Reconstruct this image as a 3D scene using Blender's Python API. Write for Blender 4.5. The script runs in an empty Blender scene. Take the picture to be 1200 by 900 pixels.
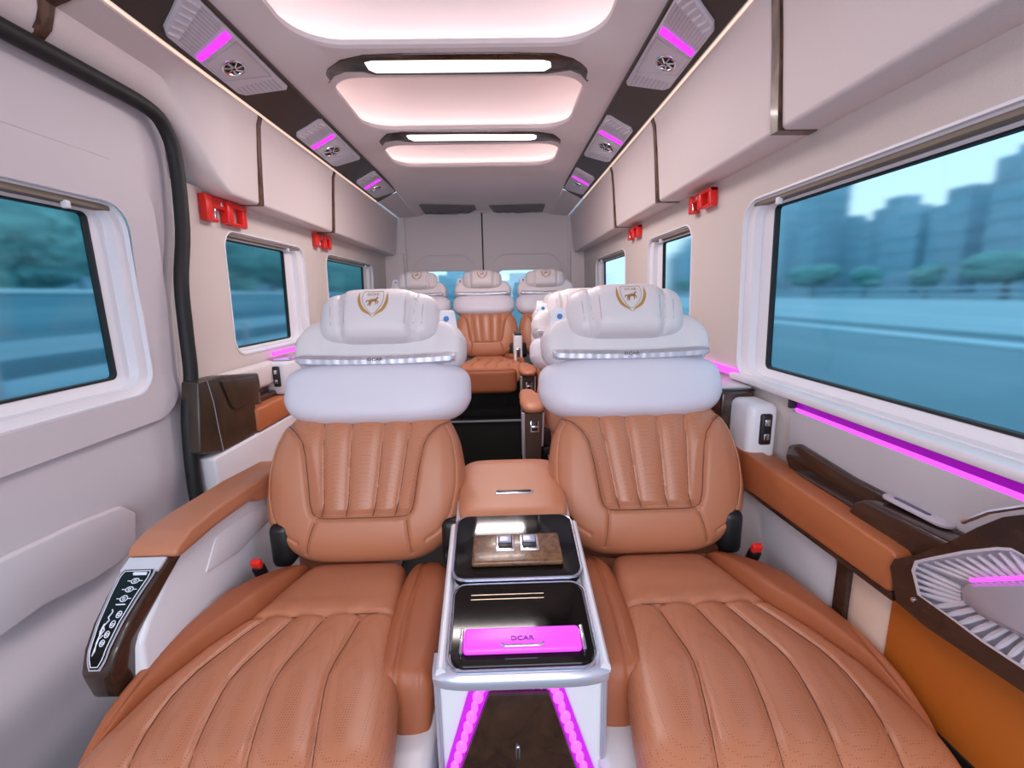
import bpy, bmesh, math, random
import numpy as np
from math import pi, sin, cos, radians, sqrt, atan2
from mathutils import Matrix, Vector
random.seed(4)
SC = bpy.context.scene
COL = SC.collection
# ------------------------------------------------------------------ camera
F = 533.0
PITCH, YAW, ROLL, CZ = radians(11.1), radians(1.1), radians(-1.2), 1.22
cam = bpy.data.cameras.new('camera'); co = bpy.data.objects.new('camera', cam); COL.objects.link(co)
RM = Matrix.Rotation(-YAW, 3, 'Z') @ Matrix.Rotation(pi/2 - PITCH, 3, 'X') @ Matrix.Rotation(ROLL, 3, 'Z')
co.matrix_world = Matrix.Translation((0, 0, CZ)) @ RM.to_4x4()
cam.sensor_width = 36; cam.lens = 36 * F / 1200; cam.clip_start = .02; cam.clip_end = 900
SC.camera = co
# ------------------------------------------------------------------ view, world, lights
SC.view_settings.view_transform = 'Standard'; SC.view_settings.look = 'None'
SC.view_settings.gamma = 1; SC.view_settings.use_curve_mapping = False
SC.view_settings.exposure = 0.06
try:
    SC.cycles.max_bounces = 10; SC.cycles.diffuse_bounces = 7; SC.cycles.glossy_bounces = 3
    SC.cycles.transparent_max_bounces = 8; SC.cycles.transmission_bounces = 4
    SC.cycles.use_denoising = True; SC.cycles.sample_clamp_indirect = 6
except Exception:
    pass
W = bpy.data.worlds.new('world'); SC.world = W; W.use_nodes = True
wn = W.node_tree.nodes; wl = W.node_tree.links
bg = wn['Background']; tc = wn.new('ShaderNodeTexCoord'); sp = wn.new('ShaderNodeSeparateXYZ')
rp = wn.new('ShaderNodeValToRGB')
wl.new(tc.outputs['Generated'], sp.inputs[0]); wl.new(sp.outputs['Z'], rp.inputs['Fac'])
rp.color_ramp.elements[0].position = 0.0; rp.color_ramp.elements[0].color = (.62, .80, .90, 1)
rp.color_ramp.elements[1].position = .55; rp.color_ramp.elements[1].color = (.40, .66, .86, 1)
wl.new(rp.outputs['Color'], bg.inputs['Color']); bg.inputs['Strength'].default_value = 1.45

def area(name, loc, rot, sx, sy, power, color, spread=180):
    l = bpy.data.lights.new(name, 'AREA'); l.shape = 'RECTANGLE'; l.size = sx; l.size_y = sy
    l.energy = power; l.color = color; l.spread = radians(spread)
    o = bpy.data.objects.new(name, l); o.location = loc; o.rotation_euler = rot; COL.objects.link(o); return o
WARM = (1, .90, .88)
# ceiling lamps of the cabin, plus an added unseen one behind the viewer (their diffusers are modelled below)
for yy, ww, pw in ((-.93, .78, 15.0), (1.80, .55, 6.0), (2.56, .50, 11.0)):
    area('ceiling_lamp_light', (-.14, yy, 2.005), (0, 0, 0), ww, .05, pw, WARM)
# added fill lamp, tilted up, standing in for daylight through the windscreen
area('windscreen_fill', (-.14, -1.35, 1.25), (radians(-112), 0, pi), 1.5, .9, 27, (.90, .90, 1.0))

# ------------------------------------------------------------------ projection helper: pixel of a measured point -> point on a real plane
def ray(px, py):
    return RM @ Vector(((px-600)/F, -(py-450)/F, -1.0))
def at(px, py, X=None, Y=None, Z=None):
    d = ray(px, py)
    t = X/d.x if X is not None else (Y/d.y if Y is not None else (Z-CZ)/d.z)
    return Vector((0, 0, CZ)) + d*t
CX = -.1425                                            # centre line of the vehicle
# ------------------------------------------------------------------ materials
MATS = {}
def mat(name, col, rough=.5, metal=0, emit=None, es=1, coat=0, noise=None, spec=.5, bump=None, dots=None, alpha=None):
    if name in MATS: return MATS[name]
    m = bpy.data.materials.new(name); m.use_nodes = True
    nt = m.node_tree; b = nt.nodes['Principled BSDF']; L = nt.links
    b.inputs['Base Color'].default_value = (*col, 1); b.inputs['Roughness'].default_value = rough
    b.inputs['Metallic'].default_value = metal; b.inputs['Specular IOR Level'].default_value = spec
    b.inputs['Coat Weight'].default_value = coat; b.inputs['Coat Roughness'].default_value = .08
    if emit: b.inputs['Emission Color'].default_value = (*emit, 1); b.inputs['Emission Strength'].default_value = es
    t = nt.nodes.new('ShaderNodeTexCoord')
    csock = None
    if noise:                                           # (scale xyz, colour 2, detail)
        mp = nt.nodes.new('ShaderNodeMapping'); mp.inputs['Scale'].default_value = noise[0]
        n = nt.nodes.new('ShaderNodeTexNoise'); n.inputs['Scale'].default_value = 1; n.inputs['Detail'].default_value = noise[2]
        n.inputs['Distortion'].default_value = noise[3] if len(noise) > 3 else 0
        r = nt.nodes.new('ShaderNodeValToRGB')
        r.color_ramp.elements[0].position = .35; r.color_ramp.elements[0].color = (*col, 1)
        r.color_ramp.elements[1].position = .65; r.color_ramp.elements[1].color = (*noise[1], 1)
        L.new(t.outputs['Object'], mp.inputs[0]); L.new(mp.outputs[0], n.inputs[0]); L.new(n.outputs[0], r.inputs[0])
        csock = r.outputs[0]; L.new(csock, b.inputs['Base Color'])
    if dots:                                            # perforated leather: small holes
        mp = nt.nodes.new('ShaderNodeMapping'); mp.inputs['Scale'].default_value = (dots[0],)*3
        v = nt.nodes.new('ShaderNodeTexVoronoi'); v.inputs['Scale'].default_value = 1; v.inputs['Randomness'].default_value = .12
        r = nt.nodes.new('ShaderNodeValToRGB')
        r.color_ramp.elements[0].position = .14; r.color_ramp.elements[0].color = (*dots[1], 1)
        r.color_ramp.elements[1].position = .26; r.color_ramp.elements[1].color = (*col, 1)
        L.new(t.outputs['Object'], mp.inputs[0]); L.new(mp.outputs[0], v.inputs[0]); L.new(v.outputs['Distance'], r.inputs[0])
        L.new(r.outputs[0], b.inputs['Base Color'])
    if bump:                                            # (scale, strength)
        n = nt.nodes.new('ShaderNodeTexNoise'); n.inputs['Scale'].default_value = bump[0]; n.inputs['Detail'].default_value = 3
        bp = nt.nodes.new('ShaderNodeBump'); bp.inputs['Strength'].default_value = bump[1]; bp.inputs['Distance'].default_value = .002
        L.new(t.outputs['Object'], n.inputs[0]); L.new(n.outputs[0], bp.inputs['Height']); L.new(bp.outputs[0], b.inputs['Normal'])
    MATS[name] = m; return m
TAN = (.50, .192, .100); TAN2 = (.37, .108, .042)
leather = mat('tan leather', TAN, .34, bump=(900, .25))
leather_p = mat('perforated tan leather', TAN, .35, dots=(210, (.24, .075, .035)))
leather_d = mat('deep tan leather', TAN2, .42, bump=(900, .25))
orange = mat('orange leather trim', (.48, .150, .055), .42, bump=(900, .2))
cream = mat('cream leather', (.72, .66, .68), .42, bump=(900, .2))
creamw = mat('white leather', (.69, .65, .73), .40, bump=(900, .2))
plast = mat('ivory plastic', (.76, .69, .69), .55, bump=(300, .15))
plastb = mat('beige fabric lining', (.68, .60, .57), .8, bump=(500, .4))
doorp = mat('grey ivory door plastic', (.62, .57, .61), .45)
white = mat('white plastic', (.76, .75, .80), .35)
whiteg = mat('white window frame', (.80, .78, .83), .4)
panelg = mat('pale grey panel', (.55, .53, .56), .5, bump=(400, .2))
wood = mat('dark glossy wood', (.028, .013, .009), .2, noise=((12, 4, 12), (.060, .028, .016), 5, 1.5), coat=.3)
woodm = mat('brown burr wood', (.10, .045, .022), .25, noise=((60, 60, 60), (.22, .10, .045), 5, .8), coat=.1)
consolem = mat('dark brown ceiling panel', (.045, .028, .021), .42)
wstrap = mat('walnut strap', (.05, .025, .016), .35, noise=((30, 30, 12), (.17, .085, .05), 3, 1.2), coat=.1)
black = mat('black plastic', (.012, .012, .014), .4)
rubber = mat('black rubber', (.008, .009, .010), .6)
gloss = mat('black gloss', (.005, .004, .004), .07, spec=.22)
carpet = mat('black floor', (.010, .010, .009), .75, bump=(200, .3))
chrome = mat('chrome', (.80, .79, .83), .15, metal=1)
silver = mat('silver plastic', (.50, .48, .55), .35, metal=.35)
silverl = mat('pale silver plastic', (.66, .62, .68), .3, metal=.15)
red = mat('red plastic', (.75, .02, .012), .35)
gold = mat('gold thread', (.48, .25, .06), .45)
navy = mat('dark thread', (.12, .09, .10), .6)
blue = mat('blue button', (.05, .20, .50), .4)
greyv = mat('grey vent mesh', (.20, .19, .20), .6)
icon = mat('icon print', (.6, .62, .7), .4, emit=(.6, .65, .8), es=.25)
PUR = (.86, .05, 1.0)
purple = mat('violet light', (.3, .03, .35), .4, emit=(.78, .025, 1.0), es=1.35)
purple_s = mat('violet strip light', (.25, .03, .3), .4, emit=(.85, .10, .95), es=1.25)
purple_b = mat('violet lit drawer', (.25, .03, .3), .3, emit=(.85, .085, .92), es=.85)
led = mat('warm white strip light', (1, .9, .85), .4, emit=(1, .81, .79), es=6)
led_s = mat('warm strip light', (1, .9, .85), .4, emit=(1, .72, .55), es=.8)
lamp = mat('lamp diffuser', (1, .95, .95), .4, emit=(1, .90, .88), es=1.6)
stitch = mat('stitching', (.60, .27, .15), .6)
# tinted window glass
def glass_mat():
    m = bpy.data.materials.new('tinted window glass'); m.use_nodes = True
    nt = m.node_tree; nt.nodes.clear(); L = nt.links
    o = nt.nodes.new('ShaderNodeOutputMaterial'); mx = nt.nodes.new('ShaderNodeMixShader')
    t = nt.nodes.new('ShaderNodeBsdfRefraction'); t.inputs['Color'].default_value = (.86, .95, .97, 1); t.inputs['IOR'].default_value = 1.12; t.inputs['Roughness'].default_value = .12
    g = nt.nodes.new('ShaderNodeBsdfGlossy'); g.inputs['Roughness'].default_value = .05
    mx.inputs[0].default_value = .025
    L.new(t.outputs[0], mx.inputs[1]); L.new(g.outputs[0], mx.inputs[2]); L.new(mx.outputs[0], o.inputs[0])
    return m
glass = glass_mat()
# ------------------------------------------------------------------ object helpers
def link(name, me, m=None, parent=None, smooth=True, angle=None):
    o = bpy.data.objects.new(name, me); COL.objects.link(o)
    if m is not None and not me.materials: me.materials.append(m)
    if smooth:
        for p in me.polygons: p.use_smooth = True
        if angle is not None: sharp(me, angle)
    if parent is not None: o.parent = parent
    return o
def sharp(me, deg):
    bm = bmesh.new(); bm.from_mesh(me); a = radians(deg)
    for e in bm.edges:
        if len(e.link_faces) == 2 and e.calc_face_angle(0) > a: e.smooth = False
    bm.to_mesh(me); bm.free()
def obj(name, bm, m, parent=None, smooth=True, angle=40, kind=None, label=None, cat=None, group=None):
    bmesh.ops.recalc_face_normals(bm, faces=bm.faces)
    me = bpy.data.meshes.new(name); bm.to_mesh(me); bm.free()
    o = link(name, me, m, parent, smooth, angle)
    tag(o, label, cat, group, kind); return o
def tag(o, label=None, cat=None, group=None, kind=None):
    if label: o['label'] = label
    if cat: o['category'] = cat
    if group: o['group'] = group
    if kind: o['kind'] = kind
    return o
def struct(name, bm, m, parent=None, **k): return obj(name, bm, m, parent, kind=None if parent else 'structure', **k)
def empty(name, loc=(0, 0, 0), label=None, cat=None, group=None, kind=None):
    o = bpy.data.objects.new(name, None); COL.objects.link(o); o.location = loc; o.empty_display_size = .05
    return tag(o, label, cat, group, kind)
def copy_tree(o, parent=None):
    c = o.copy(); COL.objects.link(c)
    if parent is not None: c.parent = parent
    for ch in list(o.children): copy_tree(ch, c)
    return c
def B(): return bmesh.new()
def box(bm, c, s, bev=0, seg=2, rot=None):
    r = bmesh.ops.create_cube(bm, size=1); vs = r['verts']
    bmesh.ops.scale(bm, verts=vs, vec=s)
    if bev > 0:
        es = {e for v in vs for e in v.link_edges}
        bev = min(bev, min(s)*.49)
        rr = bmesh.ops.bevel(bm, geom=list(es), offset=bev, segments=seg, affect='EDGES', profile=.5)
        vs = list({v for f in rr['faces'] for v in f.verts} | {v for v in vs if v.is_valid})
    M = Matrix.Translation(c)
    if rot is not None: M = M @ rot
    bmesh.ops.transform(bm, matrix=M, verts=vs); return bm
def box2(bm, x0, x1, y0, y1, z0, z1, bev=0, seg=2):
    return box(bm, ((x0+x1)/2, (y0+y1)/2, (z0+z1)/2), (abs(x1-x0), abs(y1-y0), abs(z1-z0)), bev, seg)
def loft(bm, loops, close=True, cap0=False, cap1=False):
    R = [[bm.verts.new(p) for p in lp] for lp in loops]
    n = len(loops[0])
    for a, b in zip(R[:-1], R[1:]):
        for i in range(n if close else n-1):
            j = (i+1) % n
            try: bm.faces.new((a[i], a[j], b[j], b[i]))
            except ValueError: pass
    if cap0: bm.faces.new(R[0])
    if cap1: bm.faces.new(R[-1][::-1])
    return bm
def prism(bm, pts, vec, bev=0, seg=2):
    """extrude a planar polygon (3D points) by vec"""
    vec = Vector(vec)
    vs = [bm.verts.new(p) for p in pts]; f = bm.faces.new(vs)
    r = bmesh.ops.extrude_face_region(bm, geom=[f]); nv = [g for g in r['geom'] if isinstance(g, bmesh.types.BMVert)]
    bmesh.ops.translate(bm, verts=nv, vec=vec)
    if bev > 0:
        es = list({e for v in vs+nv for e in v.link_edges})
        bmesh.ops.bevel(bm, geom=es, offset=bev, segments=seg, affect='EDGES', profile=.5, clamp_overlap=True)
    return bm
def tube(bm, path, r, n=10, closed=False, flat=1.0):
    path = [Vector(p) for p in path]; N = len(path); loops = []
    up0 = Vector((0, 0, 1))
    prev = None
    for i, p in enumerate(path):
        a = path[i-1] if (i > 0 or closed) else p; b = path[(i+1) % N] if (i < N-1 or closed) else p
        t = (b-a).normalized()
        if prev is None:
            u = t.cross(up0)
            if u.length < .1: u = t.cross(Vector((1, 0, 0)))
        else: u = prev - t*prev.dot(t)
        u.normalize(); prev = u; w = t.cross(u)
        rr = r[i] if isinstance(r, (list, tuple)) else r
        loops.append([p + (u*cos(2*pi*k/n) + w*sin(2*pi*k/n)*flat)*rr for k in range(n)])
    if closed: loops.append(loops[0])
    loft(bm, loops, True, not closed, not closed)
    if closed: bmesh.ops.remove_doubles(bm, verts=bm.verts, dist=1e-6)
    return bm
def smooth_path(pts, n=6):
    P = [Vector(p) for p in pts]; out = []
    for i in range(len(P)-1):
        p0 = P[max(i-1, 0)]; p1 = P[i]; p2 = P[i+1]; p3 = P[min(i+2, len(P)-1)]
        for k in range(n):
            t = k/n
            out.append(.5*((2*p1) + (p2-p0)*t + (2*p0-5*p1+4*p2-p3)*t*t + (-p0+3*p1-3*p2+p3)*t**3))
    out.append(P[-1]); return out
def rrect(y0, y1, z0, z1, r, k=4):
    """rounded rectangle loop in 2D (a, b) plus the matching points of an enclosing rectangle"""
    out = []
    for (cy, cz, a0, sy, sz) in ((y1-r, z1-r, 0, 1, 1), (y0+r, z1-r, 90, -1, 1), (y0+r, z0+r, 180, -1, -1), (y1-r, z0+r, 270, 1, -1)):
        for j in range(2*k+1):
            a = radians(a0 + 90*j/(2*k)); out.append((cy + r*cos(a), cz + r*sin(a), j, sy, sz, a0))
    return out
def outer_match(lp, Y0, Y1, Z0, Z1, k=4):
    out = []
    for (y, z, j, sy, sz, a0) in lp:
        ey = Y1 if sy > 0 else Y0; ez = Z1 if sz > 0 else Z0
        first_h = a0 in (0, 180)                      # the arc starts on a vertical side
        if j == k: out.append((ey, ez))
        elif (j < k) == first_h: out.append((ey, z))
        else: out.append((y, ez))
    return out
# ------------------------------------------------------------------ upholstered pads
def seg_dist(px, py, poly):
    d = np.full(px.shape, 1e9)
    for (ax, ay), (bx, by) in zip(poly[:-1], poly[1:]):
        vx, vy = bx-ax, by-ay; L = vx*vx+vy*vy+1e-12
        t = np.clip(((px-ax)*vx+(py-ay)*vy)/L, 0, 1)
        d = np.minimum(d, np.hypot(px-ax-t*vx, py-ay-t*vy))
    return d
def groove(px, py, poly, w, dep): return -dep*np.exp(-(seg_dist(px, py, poly)/w)**2)
def pad_mesh(hw, hh, T, Tb, n=5, q=6, res=48, hf=None, warp=None, xf=None, flip=1):
    """cushion over a superellipse |x/hw|^n+|y/hh|^n<=1; hf(x,y) extra height, warp(x,y)->(x,y), xf(x,y,h)->world"""
    g = np.sin(np.linspace(-1, 1, res+1)*pi/2)
    U, V = np.meshgrid(g, g); s = np.maximum(abs(U), abs(V)); ss = np.where(s < 1e-9, 1, s)
    N = (abs(U/ss)**n + abs(V/ss)**n)**(1/n); N = np.where(s < 1e-9, 1, N)
    x = U/N; y = V/N; e = np.sqrt(np.clip(1 - s**q, 0, 1))
    X = x*hw; Y = y*hh
    if warp: X, Y = warp(X, Y)
    H = T*e
    if hf: H = H + hf(X, Y)*np.clip(e*1.6, 0, 1)
    Hb = -Tb*e
    verts = []; idx = {}
    def put(A, b):
        for i in range(res+1):
            for j in range(res+1):
                edge = i in (0, res) or j in (0, res)
                if b and edge: idx[(1, i, j)] = idx[(0, i, j)]; continue
                idx[(b, i, j)] = len(verts); verts.append(xf(float(X[i, j])*flip, float(Y[i, j]), float(A[i, j])))
    put(H, 0); put(Hb, 1); faces = []
    for b in (0, 1):
        for i in range(res):
            for j in range(res):
                f = (idx[(b, i, j)], idx[(b, i, j+1)], idx[(b, i+1, j+1)], idx[(b, i+1, j)])
                f = f if b == 0 else f[::-1]
                faces.append(f if flip > 0 else f[::-1])
    me = bpy.data.meshes.new('pad'); me.from_pydata([tuple(v) for v in verts], [], faces); me.update(); return me
def pad(name, m, parent, smooth=True, fix=False, **k):
    me = pad_mesh(**k); me.name = name
    bm = bmesh.new(); bm.from_mesh(me); bmesh.ops.recalc_face_normals(bm, faces=bm.faces); bm.to_mesh(me); bm.free()
    return link(name, me, m, parent, smooth)
def seams(name, parent, m, paths, o, inv, xf, hw, hh, T, n, q, hf, r=.0012, lift=.0004, sm=3):
    b = B()
    for pts in paths:
        P3 = []
        for v in smooth_path([(x, y, 0) for x, y in pts], sm):
            X, Y = inv(v.x, v.y); s_ = min(1, ((abs(X)/hw)**n + (abs(Y)/hh)**n)**(1/n)); e = sqrt(max(0, 1-s_**q))
            P3.append(xf(v.x*o, v.y, T*e + float(np.ravel(hf(np.array([v.x]), np.array([v.y])))[0])*min(1, e*1.6) + lift))
        tube(b, P3, r, 5)
    return obj(name, b, m, parent)
thread = mat('dark seam', (.16, .055, .025), .6)
thread_w = mat('grey seam', (.42, .38, .42), .6)
def pad_height(x, y, hw, hh, T, n=5, q=6, hf=None):
    s = ((abs(x)/hw)**n + (abs(y)/hh)**n)**(1/n); e = sqrt(max(0, 1-min(s, 1)**q)); h = T*e
    if hf is not None: h += float(hf(np.array([x]), np.array([y]))[0])*min(1, e*1.6)
    return h
def text_bm(s, size, xf, ext=.0005, bold=False):
    cu = bpy.data.curves.new('t', 'FONT'); cu.body = s; cu.size = size; cu.align_x = 'CENTER'; cu.align_y = 'CENTER'; cu.extrude = ext
    if bold: cu.offset = size*.02
    o = bpy.data.objects.new('t', cu); COL.objects.link(o); dg = bpy.context.evaluated_depsgraph_get()
    me = bpy.data.meshes.new_from_object(o.evaluated_get(dg)); bpy.data.objects.remove(o); bpy.data.curves.remove(cu)
    bm = bmesh.new(); bm.from_mesh(me); bpy.data.meshes.remove(me)
    for v in bm.verts: v.co = xf(v.co.x, v.co.y, v.co.z)
    return bm
def sheet(bm, pts2, xf, h=.0012):
    """thin polygon (2D) mapped through xf(x,y,h)"""
    a = [bm.verts.new(xf(x, y, h)) for x, y in pts2]; b = [bm.verts.new(xf(x, y, -.001)) for x, y in pts2]
    n = len(pts2); bm.faces.new(a); bm.faces.new(b[::-1])
    for i in range(n): bm.faces.new((a[i], b[i], b[(i+1) % n], a[(i+1) % n]))
    return bm
# ================================================================== STRUCTURE
ZW = 1.60                                               # height where the lockers meet the wall
def wall_x(z, side):                                    # inner face of the side walls
    x = .785 + (ZW - z)*.026
    return x if side > 0 else 2*CX - x
def ring_wall(bm, side, Y0, Y1, Z0, Z1, hole, r, xf=wall_x):
    y0, y1, z0, z1 = hole; lp = rrect(y0, y1, z0, z1, r); om = outer_match(lp, Y0, Y1, Z0, Z1)
    A = [(xf(z, side), y, z) for y, z in om]; Bq = [(xf(l[1], side), l[0], l[1]) for l in lp]
    loft(bm, [A, Bq]); return lp
def quad(bm, *p): bm.faces.new([bm.verts.new(q) for q in p]); return bm
def strip_wall(bm, side, Y0, Y1, Z0, Z1, xf=wall_x):
    return quad(bm, (xf(Z0, side), Y0, Z0), (xf(Z0, side), Y1, Z0), (xf(Z1, side), Y1, Z1), (xf(Z1, side), Y0, Z1))
def window(name, side, hole, r, glassin, far_gap, near_gap, door=False, xf=wall_x, depth=.05, zg=(1.0, 1.46)):
    """rounded reveal (window_frame), black gasket and glass pane"""
    y0, y1, z0, z1 = hole; s = side
    root = empty(name, ((xf(1.2, side)), (y0+y1)/2, z0), kind='structure')
    inv = Vector(root.location)
    lp = rrect(y0, y1, z0, z1, r); g = rrect(y0+near_gap, y1-far_gap, zg[0], zg[1], .018)
    def L(l, off, sc=0): return [Vector((xf(p[1], side) + s*off, p[0], p[1])) - inv for p in l]
    def LL(a, b, t, off): return [Vector((xf(p[1]*(1-t)+q[1]*t, side) + s*off, p[0]*(1-t)+q[0]*t, p[1]*(1-t)+q[1]*t)) - inv for p, q in zip(a, b)]
    lpo = rrect(y0-.006, y1+.006, z0-.006, z1+.006, r+.006)
    b = B(); loft(b, [L(lpo, .002), L(lpo, -.003), L(lp, -.004), L(lp, .010), LL(lp, g, .42, .014), LL(lp, g, .45, depth*.75), LL(lp, g, 1, depth*.9), L(g, depth+.012)])
    obj('window_frame', b, whiteg, root, angle=50)
    gi = rrect(y0+near_gap+.006, y1-far_gap-.007, zg[0]+.006, zg[1]-.004, .012)
    b = B(); loft(b, [L(g, depth*.9-.002), L(gi, depth*.9-.002), L(gi, depth+.01)]); obj('gasket', b, rubber, root)
    b = B(); loft(b, [L(g, depth+.004), L(g, depth+.009)], cap0=True, cap1=True); obj('glass_pane', b, glass, root, smooth=False)
    ya, yb = y0+near_gap+.02, y1-far_gap-.01
    b = B(); box2(b, (xf(z1, side)+s*.010)-inv.x, (xf(z1, side)+s*.042)-inv.x, ya-inv.y, y1-.03-inv.y, zg[1]+.007-inv.z, z1-.004-inv.z, .004); bh = obj('blind_housing', b, mat('taupe blind', (.26, .21, .16), .7), root)
    b = B(); box2(b, (xf(z1, side)+s*.004)-inv.x, (xf(z1, side)+s*.020)-inv.x, y1-.17-inv.y, y1-.155-inv.y, zg[1]-.008-inv.z, zg[1]+.012-inv.z, .004); obj('blind_hook', b, whiteg, bh)
    return root
# floor and raised rear platform
b = B(); box2(b, -1.12, .86, -1.0, 4.55, -.05, 0); struct('floor', b, carpet, smooth=False)
b = B(); box2(b, -1.11, .85, 3.02, 4.5, 0, .38, .004); struct('trim_1', b, carpet, smooth=False)
b = B(); box2(b, -.60, .20, 3.012, 3.019, .368, .380); struct('trim_2', b, silver, smooth=False)
# right wall
b = B()
HR = [(-.35, 1.52, .93, 1.49), (1.93, 2.50, 1.00, 1.49), (2.95, 3.86, 1.00, 1.49)]
edges = [-.6, 1.72, 2.70, 4.5]
for i, h in enumerate(HR): ring_wall(b, 1, edges[i], edges[i+1], .88, ZW+.02, h, .07)
strip_wall(b, 1, -1.0, -.6, .88, ZW+.02)
strip_wall(b, 1, -1.0, 4.5, 0, .88)
struct('wall_right', b, plastb, angle=30)
window('window_1', 1, HR[0], .07, 0, .09, .05, zg=(.972, 1.466))
window('window_2', 1, HR[1], .07, 0, .10, .04, zg=(1.03, 1.465))
window('window_3', 1, HR[2], .07, 0, .10, .04, zg=(1.03, 1.465))
# left wall behind the sliding door
b = B()
HL = [(1.87, 2.60, 1.00, 1.49), (2.92, 3.95, 1.00, 1.49)]
ring_wall(b, -1, 1.62, 2.76, .90, ZW+.02, HL[0], .07); ring_wall(b, -1, 2.76, 4.5, .90, ZW+.02, HL[1], .07)
strip_wall(b, -1, 1.48, 4.5, 0, .90)
# pillar edge that turns outwards to the door seal
SEAL = [(.2, 1.795), (1.0, 1.79), (1.334, 1.79), (1.50, 1.785), (1.565, 1.75), (1.592, 1.66), (1.575, 1.45), (1.53, 1.283), (1.515, 1.12), (1.505, .98), (1.47, .88), (1.452, .78), (1.44, .618), (1.44, .3), (1.44, .02)]
SP = smooth_path([(-1.02, y, z) for y, z in SEAL], 4)
lo = [p for p in SP if p.z < ZW+.04]
loft(b, [[Vector((wall_x(p.z, -1) - .0, 1.62 if p.z > .9 else 1.48, p.z)) for p in lo], [Vector((wall_x(p.z, -1)+.02, p.y+.045, p.z)) for p in lo], [Vector((wall_x(p.z, -1)+.004, p.y+.018, p.z)) for p in lo], [Vector((wall_x(p.z, -1)-.04, p.y-.02, p.z)) for p in lo]], close=False)
struct('wall_left', b, plastb, angle=30)
window('window_4', -1, HL[0], .07, 0, .14, .04, zg=(1.02, 1.465))
window('window_5', -1, HL[1], .07, 0, .12, .04, zg=(1.02, 1.465))
b = B(); tube(b, [(p.x-.012, p.y, p.z) for p in SP], .021, 12); struct('trim_3', b, rubber)
# ---- sliding door (left)
def door_x(z, side=-1):
    # the door's inner face bulges into the cabin below the window
    pts = [(0, -1.085), (.25, -1.045), (.38, -1.035), (.52, -1.075), (.70, -1.05), (.90, -1.062), (1.0, -1.072), (1.55, -1.058), (1.80, -1.052)]
    for (z0, a), (z1, c) in zip(pts[:-1], pts[1:]):
        if z <= z1: t = (z-z0)/(z1-z0); t = t*t*(3-2*t); return a + (c-a)*t
    return pts[-1][1]
HD = (.40, 1.385, .955, 1.49)
dr = empty('door_1', (-1.06, .8, 0), kind='structure'); di = Vector(dr.location)
b = B(); lp = rrect(.28, 1.50, .86, 1.61, .13); hp = rrect(*HD, .07)
om = outer_match(lp, -.6, 1.60, .86-.001, 1.82)
def DX(l, off): return [Vector((door_x(p[1])+off, p[0], p[1]))-di for p in l]
loft(b, [DX(om, -.012), DX(lp, -.012), DX([(p[0]+(q[0]-p[0])*.06, p[1]+(q[1]-p[1])*.06) for p, q in zip(lp, hp)], .004), DX(hp, .004)])
zs = np.linspace(0, .86, 40); ys = [-.6, .3, .8, 1.2, 1.5, 1.60]
loft(b, [[Vector((door_x(z)-.012, y, z))-di for y in ys] for z in zs], close=False)
obj('door_panel', b, doorp, dr, angle=35)
# raised lower pocket of the door trim
b = B(); pz = [at(x, y, X=-1.03) for x, y in ((0, 757), (60, 712), (120, 680), (150, 660), (168, 640), (168, 600), (150, 592), (100, 612), (0, 660))]
prism(b, [Vector((-1.066, p.y, p.z))-di for p in pz], (.020, 0, 0), .010, 3)
obj('door_pocket', b, doorp, dr, angle=50)
w = window('window_6', -1, HD, .07, 0, .065, .05, xf=lambda z, s: -1.066, zg=(1.005, 1.462), depth=.055)
w.location.x = -1.066
b = B(); box2(b, -1.16, -1.12, 1.40, 1.84, 1.52, 2.0); struct('trim_24', b, plast, smooth=False)
# ---- back wall with the two rear doors
b = B(); 
quad(b, (-1.10, 4.52, 0), (.85, 4.52, 0), (.85, 4.52, 2.1), (-1.10, 4.52, 2.1))
# openings for the two door windows are cut by building the wall from frames
b.free(); b = B()
def back_ring(bm, X0, X1, Z0, Z1, hole, r, y):
    x0, x1, z0, z1 = hole; lp = rrect(x0, x1, z0, z1, r); om = outer_match(lp, X0, X1, Z0, Z1)
    loft(bm, [[(p[0], y, p[1]) for p in om], [(p[0], y, p[1]) for p in lp], [(p[0], y+.06, p[1]) for p in lp]])
XC = -.165
def backside(bm, y):
    box2(bm, -1.12, -.888, y, y+.12, 0, 2.1); box2(bm, .648, .86, y, y+.12, 0, 2.1); box2(bm, -.89, .65, y+.01, y+.12, 1.98, 2.1)
backside(b, 4.46); struct('wall_back', b, plast)
for k, (xa, xb, name) in enumerate(((-.895, XC-.006, 'door_2'), (XC+.006, .655, 'door_3'))):
    root = empty(name, ((xa+xb)/2, 4.5, 0), kind='structure'); inv = Vector(root.location)
    hole = (xa+.13, xb-.13, .82, 1.455)
    b = B(); lp = rrect(*hole, .06); om = outer_match(lp, xa, xb, 0, 1.985)
    loft(b, [[Vector((p[0], 4.56, p[1]))-inv for p in om], [Vector((p[0], 4.50, p[1]))-inv for p in om], [Vector((p[0], 4.50, p[1]))-inv for p in lp], [Vector((p[0], 4.56, p[1]))-inv for p in lp]])
    obj('door_panel', b, plast, root, angle=35)
    # arched moulding round the window
    ar = rrect(xa+.05, xb-.05, .76, 1.625, .17, 6); b = B()
    ai = rrect(xa+.075, xb-.075, .785, 1.60, .15, 6)
    loft(b, [[Vector((p[0], 4.501, p[1]))-inv for p in ar], [Vector((p[0], 4.490, p[1]))-inv for p in ar], [Vector((p[0], 4.484, p[1]))-inv for p in ai], [Vector((p[0], 4.501, p[1]))-inv for p in ai]])
    obj('window_surround', b, plast, root, angle=35)
    b = B(); box2(b, hole[0]-inv.x, hole[1]-inv.x, 4.535-inv.y, 4.54-inv.y, hole[2]-inv.z, hole[3]-inv.z)
    obj('glass_pane', b, glass, root, smooth=False)
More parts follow.
